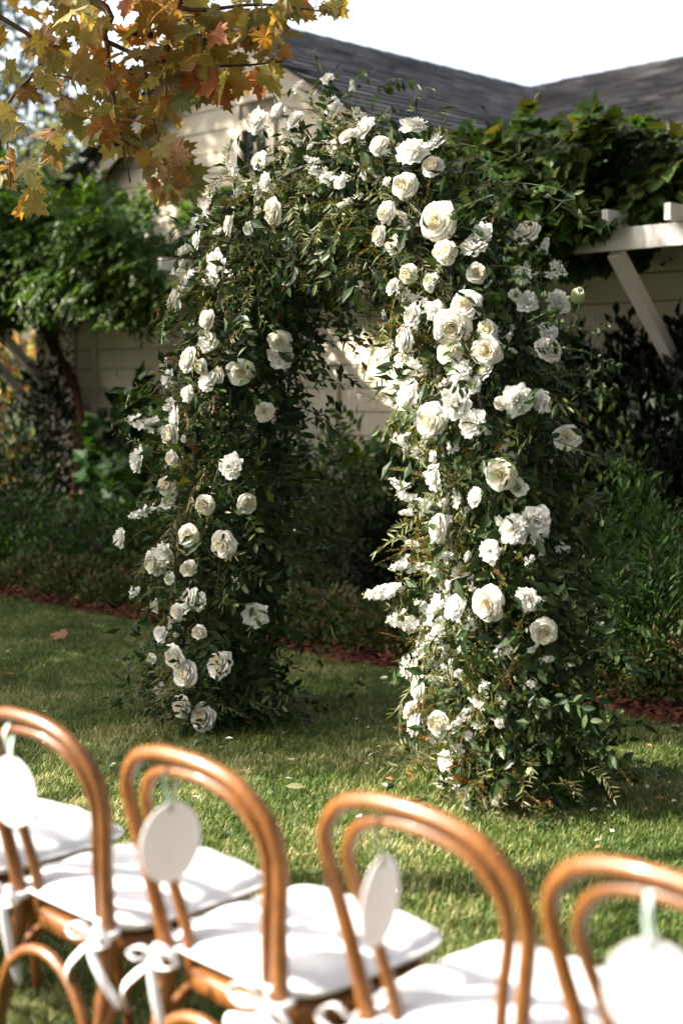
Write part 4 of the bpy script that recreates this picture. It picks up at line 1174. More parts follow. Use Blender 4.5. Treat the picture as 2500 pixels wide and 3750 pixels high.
# --- iron frame: two hoops, rungs and boards under the feet
def arch_frame():
    for y in (-.17, .17):
        pts = [(CUR[i, 0] * 1.0 + (-.06 if CUR[i, 0] < 0 else .10) * (1 if CUR[i, 1] < 2.2 else .4), y, CUR[i, 1] + (.0 if CUR[i, 1] < 2.0 else .1)) for i in range(0, 400, 19)]
        pts[0] = (pts[0][0], y, 0.02); pts[-1] = (pts[-1][0], y, .02)
        b = MB(); b.tube(smooth_path(pts, 70), .011, 8)
        obj('frame_hoop', b.mesh('frame_hoop', [M['iron']], True), arch)
        for dx in (-.13,):
            pts2 = [(p[0] - (-1 if p[0] < 0 else 1) * .22, y, p[2] - (.22 if p[2] > 2.1 else 0)) for p in pts]
            b = MB(); b.tube(smooth_path(pts2, 70), .009, 8)
            obj('frame_hoop', b.mesh('frame_hoop', [M['iron']], True), arch)
    for i in range(12, 400, 32):
        b = MB(); c = CUR[i]
        e = (-.06 if c[0] < 0 else .10) * (1 if c[1] < 2.2 else .4)
        b.tube([(c[0] + e, -.17, c[1]), (c[0] + e, .0, c[1]), (c[0] + e, .17, c[1])], .007, 6)
        obj('frame_rung', b.mesh('frame_rung', [M['iron']], True), arch)
    for x0, x1 in ((-1.06, -.80), (.70, 1.03)):
        b = MB(); b.box((x0, -.20, .004), (x1, .20, .030))
        obj('base_board', b.mesh('base_board', [M['plank']]), arch)
arch_frame()

# --- sprigs (each a stem with its leaves, one mesh), copies share mesh data
def sprig_mesh(name, L, nleaf, tpl, size, mats, seed, opp=False, droop=.25, spread=.9, stem_r=.0013, taper=.5, curl=.12):
    k = np.random.default_rng(seed)
    b = MB()
    pts = smooth_path([(0, 0, 0), (k.normal() * curl * L, L * .35, k.normal() * .06 * L), (k.normal() * curl * L, L * .7, -droop * .3 * L), (k.normal() * curl * L, L, -droop * L)], 14)
    b.tube(pts, np.linspace(stem_r * 1.3, stem_r * .6, 14), 4, 0)
    T = unit(np.gradient(pts, axis=0))
    P, D, NN, S = [], [], [], []
    for j in range(nleaf):
        u = .12 + .86 * (j // 2 if opp else j) / ((nleaf - 1) // 2 if opp else nleaf - 1)
        u = min(u, 1)
        x = u * 13; i = min(int(x), 12)
        p = pts[i] + (pts[i + 1] - pts[i]) * (x - i)
        sd = 1 if j % 2 else -1
        tw = k.uniform(-.5, .5)
        side = np.array([sd * math.cos(tw), 0, math.sin(tw) * sd + .15])
        d = T[i] * (1 - .35 * spread) + side * spread * k.uniform(.7, 1.1)
        if j == nleaf - 1: d = T[i]
        P.append(p); D.append(d)
        NN.append(np.array([k.normal() * .35, k.normal() * .3, 1.0]))
        S.append(size * k.uniform(.75, 1.15) * (1 - (1 - taper) * u))
    V, F = scatter(tpl, np.array(P), basis(np.array(D), np.array(NN)), np.array(S))
    b.add(V, F, 1)
    return b.mesh(name, mats)

RUS = [sprig_mesh('ruscus_sprig', .27 + .03 * s, 12 + s, T_RUSCUS, .064, [M['stem'], M['ruscus']], 200 + s, taper=.75) for s in range(5)]
OLV = [sprig_mesh('olive_sprig', .22 + .02 * s, 18 + 2 * s, T_OLIVE, .060, [M['twig'], M['olive']], 210 + s, opp=True, spread=.75, taper=.7) for s in range(5)]
MYR = [sprig_mesh('myrtle_sprig', .20 + .02 * s, 34, T_SMALL, .019, [M['red_stem'], M['myrtle']], 220 + s, opp=True, spread=.85, droop=.1, taper=.7) for s in range(5)]
RED = [sprig_mesh('red_sprig', .14, 26, T_SMALL, .016, [M['red_stem'], M['red_leaf']], 230 + s, opp=True, spread=.6, droop=.0, taper=.6) for s in range(2)]
WIL = [sprig_mesh('narrow_leaf_sprig', .24, 22, leaf_tpl(.11, .1, .3, 3), .05, [M['stem'], M['olive']], 240 + s, spread=.6, droop=.4, taper=.6) for s in range(3)]
ARCH_INV = None

def put_sprigs(name, meshes, n, k, want, rmul=.80, out=(.55, .5), down=.2, sc=(.75, 1.2), front=.75):
    made = 0
    while made < n:
        P, NN, T = tube_pts(200, k, rmul, .03, front)
        for p, nn, t in zip(P, NN, T):
            if made >= n: break
            s = nn @ RIGHT
            if k.random() > want(p, s): continue
            d = nn * k.uniform(*[out[0], out[0] + out[1]]) + t * k.normal() * .7 + np.array([0, 0, -down]) + k.normal(size=3) * .25
            if p[2] < .25: d[2] = abs(d[2]) * .3
            d = unit(d)
            nz = nn * .8 + np.array([0, 0, .5]) + k.normal(size=3) * .35
            B = basis(d[None], nz[None])[0]
            obj(name, meshes[k.integers(len(meshes))], arch, mat4(B, p, k.uniform(*sc)))
            made += 1

def arch_green():
    k = np.random.default_rng(31)
    # dark inner mass
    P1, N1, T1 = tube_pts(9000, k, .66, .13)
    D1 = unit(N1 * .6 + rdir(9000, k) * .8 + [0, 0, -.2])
    P2, N2, T2 = tube_pts(12000, k, .80, .06, .4)
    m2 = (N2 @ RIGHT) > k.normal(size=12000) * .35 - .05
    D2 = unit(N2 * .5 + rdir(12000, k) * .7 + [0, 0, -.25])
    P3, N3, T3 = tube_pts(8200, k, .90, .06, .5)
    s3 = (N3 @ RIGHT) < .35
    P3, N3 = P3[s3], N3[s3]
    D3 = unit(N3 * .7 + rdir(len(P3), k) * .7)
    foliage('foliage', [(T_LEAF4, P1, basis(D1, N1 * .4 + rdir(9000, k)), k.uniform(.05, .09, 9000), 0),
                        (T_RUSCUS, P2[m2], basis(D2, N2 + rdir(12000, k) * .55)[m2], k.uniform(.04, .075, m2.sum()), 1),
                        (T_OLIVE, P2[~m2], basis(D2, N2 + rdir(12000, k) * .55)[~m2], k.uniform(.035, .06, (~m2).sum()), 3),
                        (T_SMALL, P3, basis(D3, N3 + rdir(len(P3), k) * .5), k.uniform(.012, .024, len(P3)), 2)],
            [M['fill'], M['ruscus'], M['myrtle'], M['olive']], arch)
    # loose skirts of cut stems round both feet
    for fx, sgn in ((-.93, -1), (.87, 1)):
        for i in range(48):
            a = k.uniform(0, 2 * PI); r = k.uniform(.12, .34)
            p = np.array((fx + math.cos(a) * r, math.sin(a) * r, k.uniform(.03, .22)))
            d = unit(np.array((math.cos(a), math.sin(a), k.uniform(-.25, .35))) + k.normal(size=3) * .2)
            ms, nm = (RUS, 'ruscus_sprig') if k.random() < .22 else ((OLV, 'olive_sprig') if k.random() < .5 else (MYR, 'myrtle_sprig'))
            obj(nm, ms[k.integers(5)], arch, mat4(basis(d[None], (k.normal(size=3) * .3 + [0, 0, 1])[None])[0], p, k.uniform(.6, 1.0)))
    # the largest single leaves, each its own
    me = [np_mesh('leaf', leaf_tpl(w, .1, dr, 4)[0], leaf_tpl(w, .1, dr, 4)[1], [M['ruscus']]) for w, dr in ((.42, .1), (.5, .2), (.58, .05))]
    P, NN, T = tube_pts(300, k, .94, .04, .95)
    for p, nn in zip(P, NN):
        d = unit(nn * .35 + k.normal(size=3) * .5 + np.array([0, 0, -.45]))
        B = basis(d[None], (nn + k.normal(size=3) * .35)[None])[0]
        obj('leaf', me[k.integers(3)], arch, mat4(B, p, k.uniform(.05, .08)))
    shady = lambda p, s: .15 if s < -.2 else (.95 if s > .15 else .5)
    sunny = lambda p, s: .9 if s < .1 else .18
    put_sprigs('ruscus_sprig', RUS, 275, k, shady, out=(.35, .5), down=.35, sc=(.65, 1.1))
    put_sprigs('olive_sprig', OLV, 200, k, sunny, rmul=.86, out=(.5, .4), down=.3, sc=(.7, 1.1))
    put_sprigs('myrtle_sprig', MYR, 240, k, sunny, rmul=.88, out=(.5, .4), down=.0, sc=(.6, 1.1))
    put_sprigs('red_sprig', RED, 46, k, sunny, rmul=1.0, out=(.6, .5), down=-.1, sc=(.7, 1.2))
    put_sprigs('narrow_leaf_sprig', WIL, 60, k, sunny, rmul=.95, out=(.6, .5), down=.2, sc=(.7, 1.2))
arch_green()

# --- long trailing vines reaching out of the mass (root, middle, tip in arch axes)
def trailing_vines():
    k = np.random.default_rng(44)
    c0 = np.array((.06, 5.975))
    def w(px, py, Y):
        X, Z = (px - 784) / 3267 * Y, 1.53 + (900 - py) / 3267 * Y
        a, b = X - c0[0], Y - c0[1]
        return np.array(((a - b) * R2, (a + b) * R2, Z))
    runs = [([(1060, 330), (1180, 360), (1290, 440), (1340, 520)], 5.45, .055, 20, T_RUSCUS, 'ruscus'), ([(1090, 400), (1200, 350), (1260, 345), (1290, 330)], 5.4, .05, 16, T_RUSCUS, 'ruscus'),
            ([(1130, 420), (1250, 450), (1330, 480), (1398, 512)], 5.3, .05, 18, T_RUSCUS, 'ruscus'), ([(1080, 430), (1190, 420), (1300, 440), (1370, 470)], 5.35, .055, 16, T_RUSCUS, 'ruscus'),
            ([(1110, 480), (1180, 510), (1250, 500), (1330, 420)], 5.4, .05, 16, T_RUSCUS, 'ruscus'), ([(1200, 760), (1280, 740), (1350, 760), (1400, 742)], 5.2, .028, 26, T_SMALL, 'ruscus'), ([(1220, 800), (1310, 800), (1370, 820), (1425, 845)], 5.2, .028, 30, T_SMALL, 'ruscus'),
            ([(1240, 860), (1310, 850), (1380, 850), (1430, 830)], 5.2, .030, 28, T_SMALL, 'ruscus'), ([(1230, 830), (1290, 880), (1340, 900), (1390, 890)], 5.2, .03, 26, T_SMALL, 'ruscus'), ([(1210, 740), (1260, 720), (1310, 750), (1330, 700)], 5.2, .026, 20, T_SMALL, 'ruscus'),
            ([(1270, 1010), (1350, 1040), (1420, 1070), (1490, 1080)], 5.15, .034, 16, T_LEAF4, 'ruscus'), ([(1250, 900), (1290, 930), (1310, 925), (1325, 950)], 5.15, .06, 16, T_OLIVE, 'olive'),
            ([(960, 850), (925, 900), (915, 940), (905, 980)], 5.6, .06, 18, T_OLIVE, 'olive'), ([(950, 700), (915, 760), (930, 800), (925, 850)], 5.6, .05, 12, T_RUSCUS, 'ruscus'), ([(940, 640), (900, 690), (905, 740), (890, 780)], 5.65, .05, 14, T_OLIVE, 'olive'),
            ([(640, 770), (740, 790), (810, 770), (840, 800)], 6.5, .05, 22, T_RUSCUS, 'ruscus'), ([(650, 830), (730, 830), (790, 860), (815, 880)], 6.5, .045, 18, T_RUSCUS, 'ruscus'), ([(640, 700), (700, 740), (770, 750), (800, 790)], 6.5, .05, 18, T_RUSCUS, 'ruscus'), ([(660, 920), (740, 960), (790, 1000), (800, 1040)], 6.5, .045, 16, T_RUSCUS, 'ruscus'),
            ([(660, 1080), (720, 1110), (760, 1150), (750, 1210)], 6.4, .05, 18, T_RUSCUS, 'ruscus'), ([(640, 1240), (700, 1290), (730, 1330), (740, 1350)], 6.4, .045, 16, T_LEAF4, 'ruscus'), ([(640, 1440), (690, 1450), (730, 1480), (760, 1490)], 6.35, .05, 20, T_RUSCUS, 'ruscus'), ([(650, 1400), (700, 1420), (740, 1440), (750, 1470)], 6.35, .045, 16, T_RUSCUS, 'ruscus'),
            ([(410, 1040), (360, 1040), (310, 1010), (255, 985)], 6.75, .04, 16, T_OLIVE, 'olive'), ([(400, 1140), (360, 1150), (330, 1180), (345, 1160)], 6.75, .06, 14, T_OLIVE, 'olive'), ([(420, 1320), (370, 1330), (330, 1325), (305, 1370)], 6.75, .03, 16, T_OLIVE, 'stem'), ([(420, 1300), (360, 1280), (320, 1310), (310, 1340)], 6.7, .05, 16, T_OLIVE, 'olive'),
            ([(400, 1480), (350, 1460), (320, 1480), (300, 1500)], 6.75, .05, 16, T_OLIVE, 'olive'), ([(420, 1560), (350, 1560), (310, 1590), (270, 1620)], 6.7, .05, 18, T_RUSCUS, 'ruscus'), ([(430, 1600), (360, 1620), (320, 1640), (300, 1650)], 6.6, .045, 16, T_RUSCUS, 'ruscus'),
            ([(720, 250), (715, 210), (735, 170), (720, 120)], 6.2, .045, 10, T_RUSCUS, 'ruscus'), ([(745, 250), (740, 210), (765, 180), (775, 150)], 6.2, .05, 10, T_RUSCUS, 'ruscus'), ([(850, 250), (870, 205), (900, 190), (940, 185)], 6.0, .055, 18, T_LEAF4, 'wisteria'), ([(800, 240), (805, 190), (830, 180), (850, 175)], 6.0, .05, 14, T_LEAF4, 'wisteria'),
            ([(930, 260), (960, 215), (990, 200), (1010, 250)], 5.8, .045, 14, T_OLIVE, 'olive'), ([(950, 290), (990, 260), (1025, 260), (1020, 300)], 5.75, .05, 14, T_OLIVE, 'olive'), ([(560, 460), (510, 440), (470, 450), (450, 470)], 6.65, .05, 12, T_LEAF4, 'olive'), ([(450, 760), (400, 740), (375, 725), (360, 715)], 6.8, .022, 22, T_SMALL, 'red_leaf'),
            ([(1020, 1560), (960, 1500), (930, 1440), (925, 1425)], 5.4, .03, 10, T_SMALL, 'myrtle'), ([(1010, 1380), (960, 1360), (930, 1350), (890, 1345)], 5.45, .02, 8, T_SMALL, 'stem'), ([(1040, 1750), (1000, 1770), (960, 1775), (940, 1780)], 5.25, .05, 14, T_RUSCUS, 'myrtle'), ([(1300, 1690), (1370, 1700), (1400, 1730), (1440, 1750)], 5.0, .055, 16, T_RUSCUS, 'ruscus'),
            ([(1310, 1600), (1380, 1610), (1420, 1650), (1430, 1680)], 5.05, .055, 14, T_RUSCUS, 'ruscus'), ([(1320, 1430), (1380, 1450), (1440, 1500), (1470, 1560)], 5.05, .045, 16, T_RUSCUS, 'ruscus'), ([(1310, 1290), (1370, 1300), (1420, 1290), (1460, 1320)], 5.05, .045, 16, T_RUSCUS, 'ruscus'), ([(1310, 1170), (1360, 1150), (1380, 1190), (1370, 1230)], 5.1, .05, 14, T_RUSCUS, 'ruscus'),
            ([(1290, 600), (1270, 640), (1250, 660), (1230, 680)], 5.3, .03, 6, T_OLIVE, 'stem')]
    for pts, Y, size, n, tpl, mat in runs:
        pp = smooth_path([w(x, y, Y + .03 * k.normal()) for x, y in pts], 20)
        b = MB(); b.tube(pp, np.linspace(.0022, .0010, 20), 4, 0)
        T = unit(np.gradient(pp, axis=0))
        P, D, NN = [], [], []
        for j in range(n):
            x = (.05 + .94 * j / (n - 1)) * 18.9; i = int(x)
            p = pp[i] + (pp[i + 1] - pp[i]) * (x - i)
            sd = unit(np.cross(T[i], VIEW + k.normal(size=3) * .5)) * (1 if j % 2 else -1)
            P.append(p); D.append(T[i] * .6 + sd * .9 + np.array([0, 0, -.15]) + k.normal(size=3) * .15); NN.append(-VIEW * .5 + np.array([0, 0, .7]) + k.normal(size=3) * .4)
        V, F = scatter(tpl, np.array(P), basis(np.array(D), np.array(NN)), size * k.uniform(.75, 1.2, n))
        b.add(V, F, 1)
        obj('trailing_sprig', b.mesh('trailing_sprig', [M['stem'], M[mat]]), arch)
trailing_vines()

# --- blooms
def petal(r, z, half, phi, k, ruff=.0, nu=7, nv=6, side=0.0, notch=0.0):
    """one petal wrapped round the flower axis (+Z): r, z = profiles from base to lip"""
    v = np.linspace(0, 1, nv)
    rr = np.interp(v, np.linspace(0, 1, len(r)), r)
    zz = np.interp(v, np.linspace(0, 1, len(z)), z)
    u = np.linspace(-1, 1, nu)
    wv = np.sin(np.minimum(1, .18 + v * .95) * PI / 2) * np.where(v > .75, 1 - 1.6 * (v - .75) ** 1.2, 1)
    f1, f2, a1, a2 = k.uniform(2, 4), k.uniform(5, 8), k.uniform(0, 6), k.uniform(0, 6)
    V = []
    for j in range(nv):
        wob = ruff * v[j] ** 2 * (np.sin(u * f1 + a1) + .6 * np.sin(u * f2 + a2))
        rj = rr[j] * (1 + wob) - .10 * rr[j] * v[j] * u ** 2
        zj = zz[j] + ruff * .7 * v[j] ** 2 * np.cos(u * f2 + a1) - notch * v[j] ** 4 * (1 - np.abs(u)) * .0 - side * v[j] * u ** 2
        ph = phi + half * wv[j] * u
        V.append(np.column_stack([rj * np.cos(ph), rj * np.sin(ph), zj]))
    V = np.concatenate(V)
    i, j = np.meshgrid(np.arange(nv - 1), np.arange(nu - 1), indexing='ij')
    F = np.stack([i * nu + j, i * nu + j + 1, (i + 1) * nu + j + 1, (i + 1) * nu + j], -1).reshape(-1, 4)
    return V, F

def calyx(b, slot, k):
    for i in range(5):
        V, F = petal([.03, .20, .34], [-.10, -.06, -.16], .35, i * 1.257 + .3, k, .02, 3, 3)
        b.add(V, F, slot)
    b.tube([(0, 0, -.08), (.02, 0, -.5), (.0, .05, -1.0)], [.06, .035, .035], 5, slot)

def rose_mesh(seed, core, open_=1.0):
    """garden rose: open outer petals, tight rings, quartered heart"""
    k = np.random.default_rng(seed)
    b = MB()
    rings = [(5, [.06, .45, .86, 1.08, 1.12], [-.06, .02, .14, .16, .02], .80, .05, 0), (5, [.06, .42, .78, .95, 1.0], [-.03, .10, .30, .40, .34], .80, .05, 0), (6, [.06, .36, .64, .78, .84], [0, .18, .42, .55, .54], .72, .04, 0),
             (6, [.06, .30, .52, .62, .64], [0, .22, .50, .64, .66], .70, .04, 1), (7, [.05, .24, .40, .48, .48], [0, .24, .52, .66, .69], .62, .05, 1), (7, [.05, .18, .30, .36, .34], [0, .24, .50, .64, .66], .58, .06, 2)]
    for ri, (n, r, z, h, ru, sl) in enumerate(rings):
        p0 = k.uniform(0, 6)
        for i in range(n):
            s = k.uniform(.92, 1.07)
            V, F = petal(np.array(r) * s * (open_ if ri < 3 else 1), np.array(z) * k.uniform(.9, 1.08), h * k.uniform(.9, 1.12), p0 + i * 2 * PI / n + k.normal() * .12, k, ru, 7, 6, side=.05)
            b.add(V, F, sl)
    for i in range(9):                                   # folded heart petals
        a = k.uniform(0, 2 * PI); c = .13 * k.random() ** .5
        V, F = petal([.02, .07, .12, .13], [.20, .38, .54, .60], 1.2, a, k, .10, 5, 4)
        V = V * [1, 1, 1.12] + [c * math.cos(a * 1.7 + i), c * math.sin(a * 1.7 + i), 0]
        b.add(V, F, 2)
    calyx(b, 3, k)
    return b.mesh('rose', [M['petal'], M['petal_in'], M[core], M['stem']], True)

def ruffled_mesh(seed, eye=False, green=False):
    """lisianthus: loose ruffled petals"""
    k = np.random.default_rng(seed)
    b = MB()
    m0 = 'green_bud' if green else 'petal_shade'
    rings = [(5, [.05, .40, .80, 1.0], [0, .12, .22, .18], .85, .10), (6, [.05, .36, .68, .88], [0, .22, .44, .50], .75, .12), (6, [.05, .30, .52, .66], [0, .28, .56, .66], .72, .15)]
    if not eye:
        rings += [(6, [.05, .22, .36, .44], [0, .28, .60, .74], .75, .18), (5, [.04, .12, .20, .24], [0, .3, .6, .74], .9, .22)]
    for ri, (n, r, z, h, ru) in enumerate(rings):
        p0 = k.uniform(0, 6)
        for i in range(n):
            V, F = petal(np.array(r) * k.uniform(.88, 1.1), np.array(z) * k.uniform(.85, 1.12), h * k.uniform(.85, 1.15), p0 + i * 2 * PI / n + k.normal() * .15, k, ru, 8, 6, side=.04)
            b.add(V, F, 2 if green and ri > 2 else 0)
    if eye:
        for i in range(9):
            a = i * .7
            b.tube([(.03 * math.cos(a), .03 * math.sin(a), .1), (.10 * math.cos(a), .10 * math.sin(a), .42)], [.02, .045], 5, 1)
        b.tube([(0, 0, .1), (0, 0, .46)], [.09, .13], 8, 1)
    calyx(b, 3, k)
    return b.mesh('lisianthus', [M['petal_shade'], M['eye'], M[m0], M['stem']], True)

def bud_mesh(seed):
    k = np.random.default_rng(seed)
    b = MB()
    for n, r, z in ((4, [.05, .42, .5, .34], [-.2, .1, .6, 1.0]), (4, [.04, .36, .42, .20], [-.2, .2, .7, 1.15])):
        for i in range(n):
            V, F = petal(r, z, 1.0, i * 2 * PI / n + n, k, .05, 6, 6)
            b.add(V, F, 0 if n == 4 and r[1] > .4 else 1)
    calyx(b, 2, k)
    return b.mesh('flower_bud', [M['green_bud'], M['petal'], M['stem']], True)

ROSE = [rose_mesh(300 + i, 'petal_core', o) for i, o in enumerate((1.0, .90, 1.06, .78, .68, .95))]
PEACH = [rose_mesh(310 + i, 'peach_core') for i in range(3)]
YEL = [rose_mesh(316, 'petal_core', 1.0)]
LIS = [ruffled_mesh(320 + i) for i in range(4)]
LISO = [ruffled_mesh(330 + i, True) for i in range(2)]
LISG = [ruffled_mesh(334 + i, False, True) for i in range(2)]
BUD = [bud_mesh(340 + i) for i in range(2)]

def put_blooms():
    k = np.random.default_rng(51)
    kinds = {'R': (ROSE, 'rose', 2.28), 'P': (PEACH, 'rose', 2.28), 'Y': (YEL, 'rose', 2.28), 'L': (LIS, 'lisianthus', 2.1), 'O': (LISO, 'lisianthus', 2.1), 'G': (LISG, 'lisianthus', 2.1), 'B': (BUD, 'flower_bud', 1.3)}
    cam_l = np.array([(-.06 + 5.975) * R2, 0, 0])
    for ty, x, y, z, a, b, c, dm in BLOOMS:
        ms, nm, w = kinds[ty]
        n = np.array((a, b, c))
        # they look outward and a little toward the chairs and the light
        f = unit(n * .75 + np.array([-.28, -.50, .12]) + k.normal(size=3) * .26)
        B = basis(unit(k.normal(size=(1, 3))), f[None])[0]
        # columns: x, y, z with z = facing
        zz = f; xx = unit(np.cross(B[:, 1], zz)); yy = np.cross(zz, xx)
        B = np.stack([xx, yy, zz], 1)
        s = (1.36 if ty in 'RLPY' else 1.2) * min(dm, .08 + .75 * (dm - .08) if dm > .08 else dm) / w
        p = np.array((x, y, z)) + n * .052 + f * .02
        o = obj(nm, ms[k.integers(len(ms))], arch, mat4(B, p, s))
        if ty in 'PY': o['label'] = 'open rose with a peach heart' if ty == 'P' else 'rose with a yellow heart'
        if ty == 'O': o['label'] = 'open white bloom with a green eye'
    # a few more half-hidden blooms deeper in the greenery
    P, NN, T = tube_pts(44, k, 1.06, .03, .95)
    for p, n in zip(P, NN):
        if n @ RIGHT > .3 or p[2] < .2: continue
        f = unit(n + k.normal(size=3) * .3); xx = unit(np.cross(k.normal(size=3), f)); B = np.stack([xx, np.cross(f, xx), f], 1)
        obj('lisianthus', LIS[k.integers(4)], arch, mat4(B, p, k.uniform(.016, .026)))
put_blooms()

# --- flower spikes: florets up a thin stem (length 1 along +Y)
def spike_mesh(seed, n, fl, dense=True):
    k = np.random.default_rng(seed)
    b = MB()
    pts = smooth_path([(.12, -2.0, -.1), (.02, -.9, 0), (0, -.3, .03), (k.normal() * .05, .4, .02), (k.normal() * .08, 1.0, -.04)], 16)
    b.tube(pts, np.linspace(.018, .008, 16), 4, 0)
    for j in range(n):
        u = j / (n - 1)
        c = np.array([np.interp(u, np.linspace(-.3, 1, 8), pts[8:, i]) for i in range(3)])
        a = j * 2.4 + k.normal() * .3
        d = unit(np.array([math.cos(a), .35 + .5 * u, math.sin(a)]))
        L = (.10 if dense else .20) * (1.15 - .6 * u) + .04
        size = fl * (1.15 - .65 * u) * k.uniform(.8, 1.15)
        e = c + d * L
        b.tube([c, c + d * L * .5 + [0, .01, 0], e], .006, 3, 0, caps=False)
        x = unit(np.cross(d, (0.2, .3, .9))); y = np.cross(d, x)
        if u > .88:
            b.tube([e - d * size * .2, e + d * size * .2, e + d * size * .6], [size * .15, size * .32, size * .1], 5, 2)
            continue
        for i in range(5):
            q = i * 1.257 + k.normal() * .15
            r_ = math.cos(q) * x + math.sin(q) * y; s_ = -math.sin(q) * x + math.cos(q) * y
            t_ = k.uniform(.1, .55)
            V = np.array([e, e + r_ * size * .52 - s_ * size * .36 + d * size * t_ * .5, e + r_ * size * .52 + d * size * t_ * .35, e + r_ * size * .52 + s_ * size * .36 + d * size * t_ * .5, e + r_ * size * .86 + d * size * t_])
            b.add(V, np.array([(0, 2, 1), (0, 3, 2), (1, 2, 4), (2, 3, 4)]), 1)
    return b.mesh('flower_spike', [M['stem'], M['petal_shade'], M['green_bud']])

SPK = [spike_mesh(400 + i, n, f, dn) for i, (n, f, dn) in enumerate(((9, .36, False), (10, .32, False), (20, .25, True), (16, .28, True)))]
def put_spikes():
    k = np.random.default_rng(61)
    for x, y, z, a, b, c, ln in SPIKES:
        d = unit(np.array((a, b, c)) + k.normal(size=3) * .1)
        B = basis(d[None], k.normal(size=(1, 3)))[0]
        s = ln * k.uniform(.62, .9) * (.75 if x < -.95 else 1)
        p = np.array((x, y, z)) - d * s * .1 + np.array((.09 if x < -.95 else 0, 0, 0))
        obj('flower_spike', SPK[k.integers(2 if x < -.95 else 4)], arch, mat4(B, p, s))
    P, NN, T = tube_pts(420, k, 1.0, .03, .95)
    made = 0
    for p, n in zip(P, NN):
        if p[0] < .3 or p[2] > 1.7 or n @ RIGHT > -.25 or made >= 40: continue
        d = unit(n + k.normal(size=3) * .45); B = basis(d[None], k.normal(size=(1, 3)))[0]
        obj('flower_spike', SPK[k.integers(4)], arch, mat4(B, p, k.uniform(.045, .085))); made += 1
    P, NN, T = tube_pts(40, k, .97, .03, .95)
    for p, n in zip(P, NN):
        if n @ RIGHT > .1: continue
        d = unit(n + k.normal(size=3) * .5); B = basis(d[None], k.normal(size=(1, 3)))[0]
        obj('flower_spike', SPK[k.integers(4)], arch, mat4(B, p, k.uniform(.04, .075)))
put_spikes()
# ------------------------------------------------------------------ bentwood chairs (local: x across, y the way the sitter looks)
def both(pts):
    """mirror a half path (seat/foot -> apex) to a whole hoop"""
    p = np.array(pts, float)
    l = p.copy(); l[:, 0] *= -1
    return np.vstack([l, p[::-1][1:]])
HOOP = both([(.185, -.085, .0), (.172, -.05, .20), (.156, -.006, .42), (.160, -.008, .50), (.182, -.028, .62), (.205, -.048, .73), (.200, -.066, .80), (.150, -.084, .856), (.080, -.093, .880), (0, -.096, .886)])
INNER = both([(.108, .014, .435), (.110, .006, .52), (.132, -.014, .62), (.160, -.036, .715), (.158, -.054, .775), (.120, -.070, .826), (.062, -.079, .849), (0, -.082, .855)])

def superellipse(n, a, b, e, cx=0, cy=0):
    t = np.linspace(0, 2 * PI, n, endpoint=False)
    c, s = np.cos(t), np.sin(t)
    return np.column_stack([cx + a * np.sign(c) * np.abs(c) ** (2 / e), cy + b * np.sign(s) * np.abs(s) ** (2 / e)])

def lathe_ring(rings, close_top=True, close_bot=True):
    """stack of equal-length loops (k,n,3)"""
    R = np.array(rings); kk, n, _ = R.shape
    i, j = np.meshgrid(np.arange(kk - 1), np.arange(n), indexing='ij')
    F = [np.stack([i * n + j, i * n + (j + 1) % n, (i + 1) * n + (j + 1) % n, (i + 1) * n + j], -1).reshape(-1, 4)]
    if close_bot: F.append(np.array([list(range(n))[::-1]]))
    if close_top: F.append(np.array([list(range((kk - 1) * n, kk * n))]))
    return R.reshape(-1, 3), F

def chair_meshes():
    m = {}
    P = smooth_path(HOOP, 90)
    r = np.interp(P[:, 2], [0, .2, .42, .6, .89], [.012, .0145, .0165, .0140, .0135])
    b = MB(); b.tube(P, r, 12); m['back_hoop'] = b.mesh('back_hoop', [M['wood']], True)
    P = smooth_path(INNER, 70)
    b = MB(); b.tube(P, np.interp(P[:, 2], [.43, .6, .84], [.0122, .0112, .0112]), 12); m['inner_hoop'] = b.mesh('inner_hoop', [M['wood']], True)
    rings = []
    for s, z in ((.96, .418), (1.0, .422), (1.0, .452), (.97, .458), (.80, .456), (.78, .450)):
        q = superellipse(40, .205 * s, .205 * s, 2.9, 0, .20); rings.append(np.column_stack([q, np.full(40, z)]))
    V, F = lathe_ring(rings, False, False); b = MB(); b.add(V, F); m['seat_frame'] = b.mesh('seat_frame', [M['wood']], True)
    q = superellipse(40, .162, .162, 2.9, 0, .20); b = MB()
    V, F = lathe_ring([np.column_stack([q, np.full(40, z)]) for z in (.438, .449)]); b.add(V, F); m['seat'] = b.mesh('seat', [M['wood_dark']])
    for s in (-1, 1):
        b = MB(); b.tube(smooth_path([(s * .160, .335, .422), (s * .165, .345, .38), (s * .178, .372, .2), (s * .192, .405, 0)], 14), np.interp(np.linspace(0, 1, 14), [0, .12, 1], [.019, .018, .012]), 12)
        m['leg' + str(s)] = b.mesh('leg', [M['wood']], True)
    arc = lambda a, bb, top, z0: [a * (1 - u) / 2 + bb * (1 + u) / 2 + np.array([0, 0, 0]) for u in ()]
    def bow(a, c, top):
        a, c = np.array(a), np.array(c)
        pts = []
        for t in np.linspace(0, PI, 15):
            f = .5 - .5 * math.cos(t)
            p = a + (c - a) * f; p[2] = a[2] + (top - a[2]) * math.sin(t) ** .8
            pts.append(p)
        b = MB(); b.tube(np.array(pts), .0115, 10); return b.mesh('bow_brace', [M['wood']], True)
    m['bow0'] = bow((-.168, -.052, .17), (.168, -.052, .17), .408)
    m['bow1'] = bow((-.172, -.05, .19), (-.178, .375, .19), .405)
    m['bow2'] = bow((.172, -.05, .19), (.178, .375, .19), .405)
    m['bow3'] = bow((-.178, .372, .19), (.178, .372, .19), .405)
    return m
CH = chair_meshes()

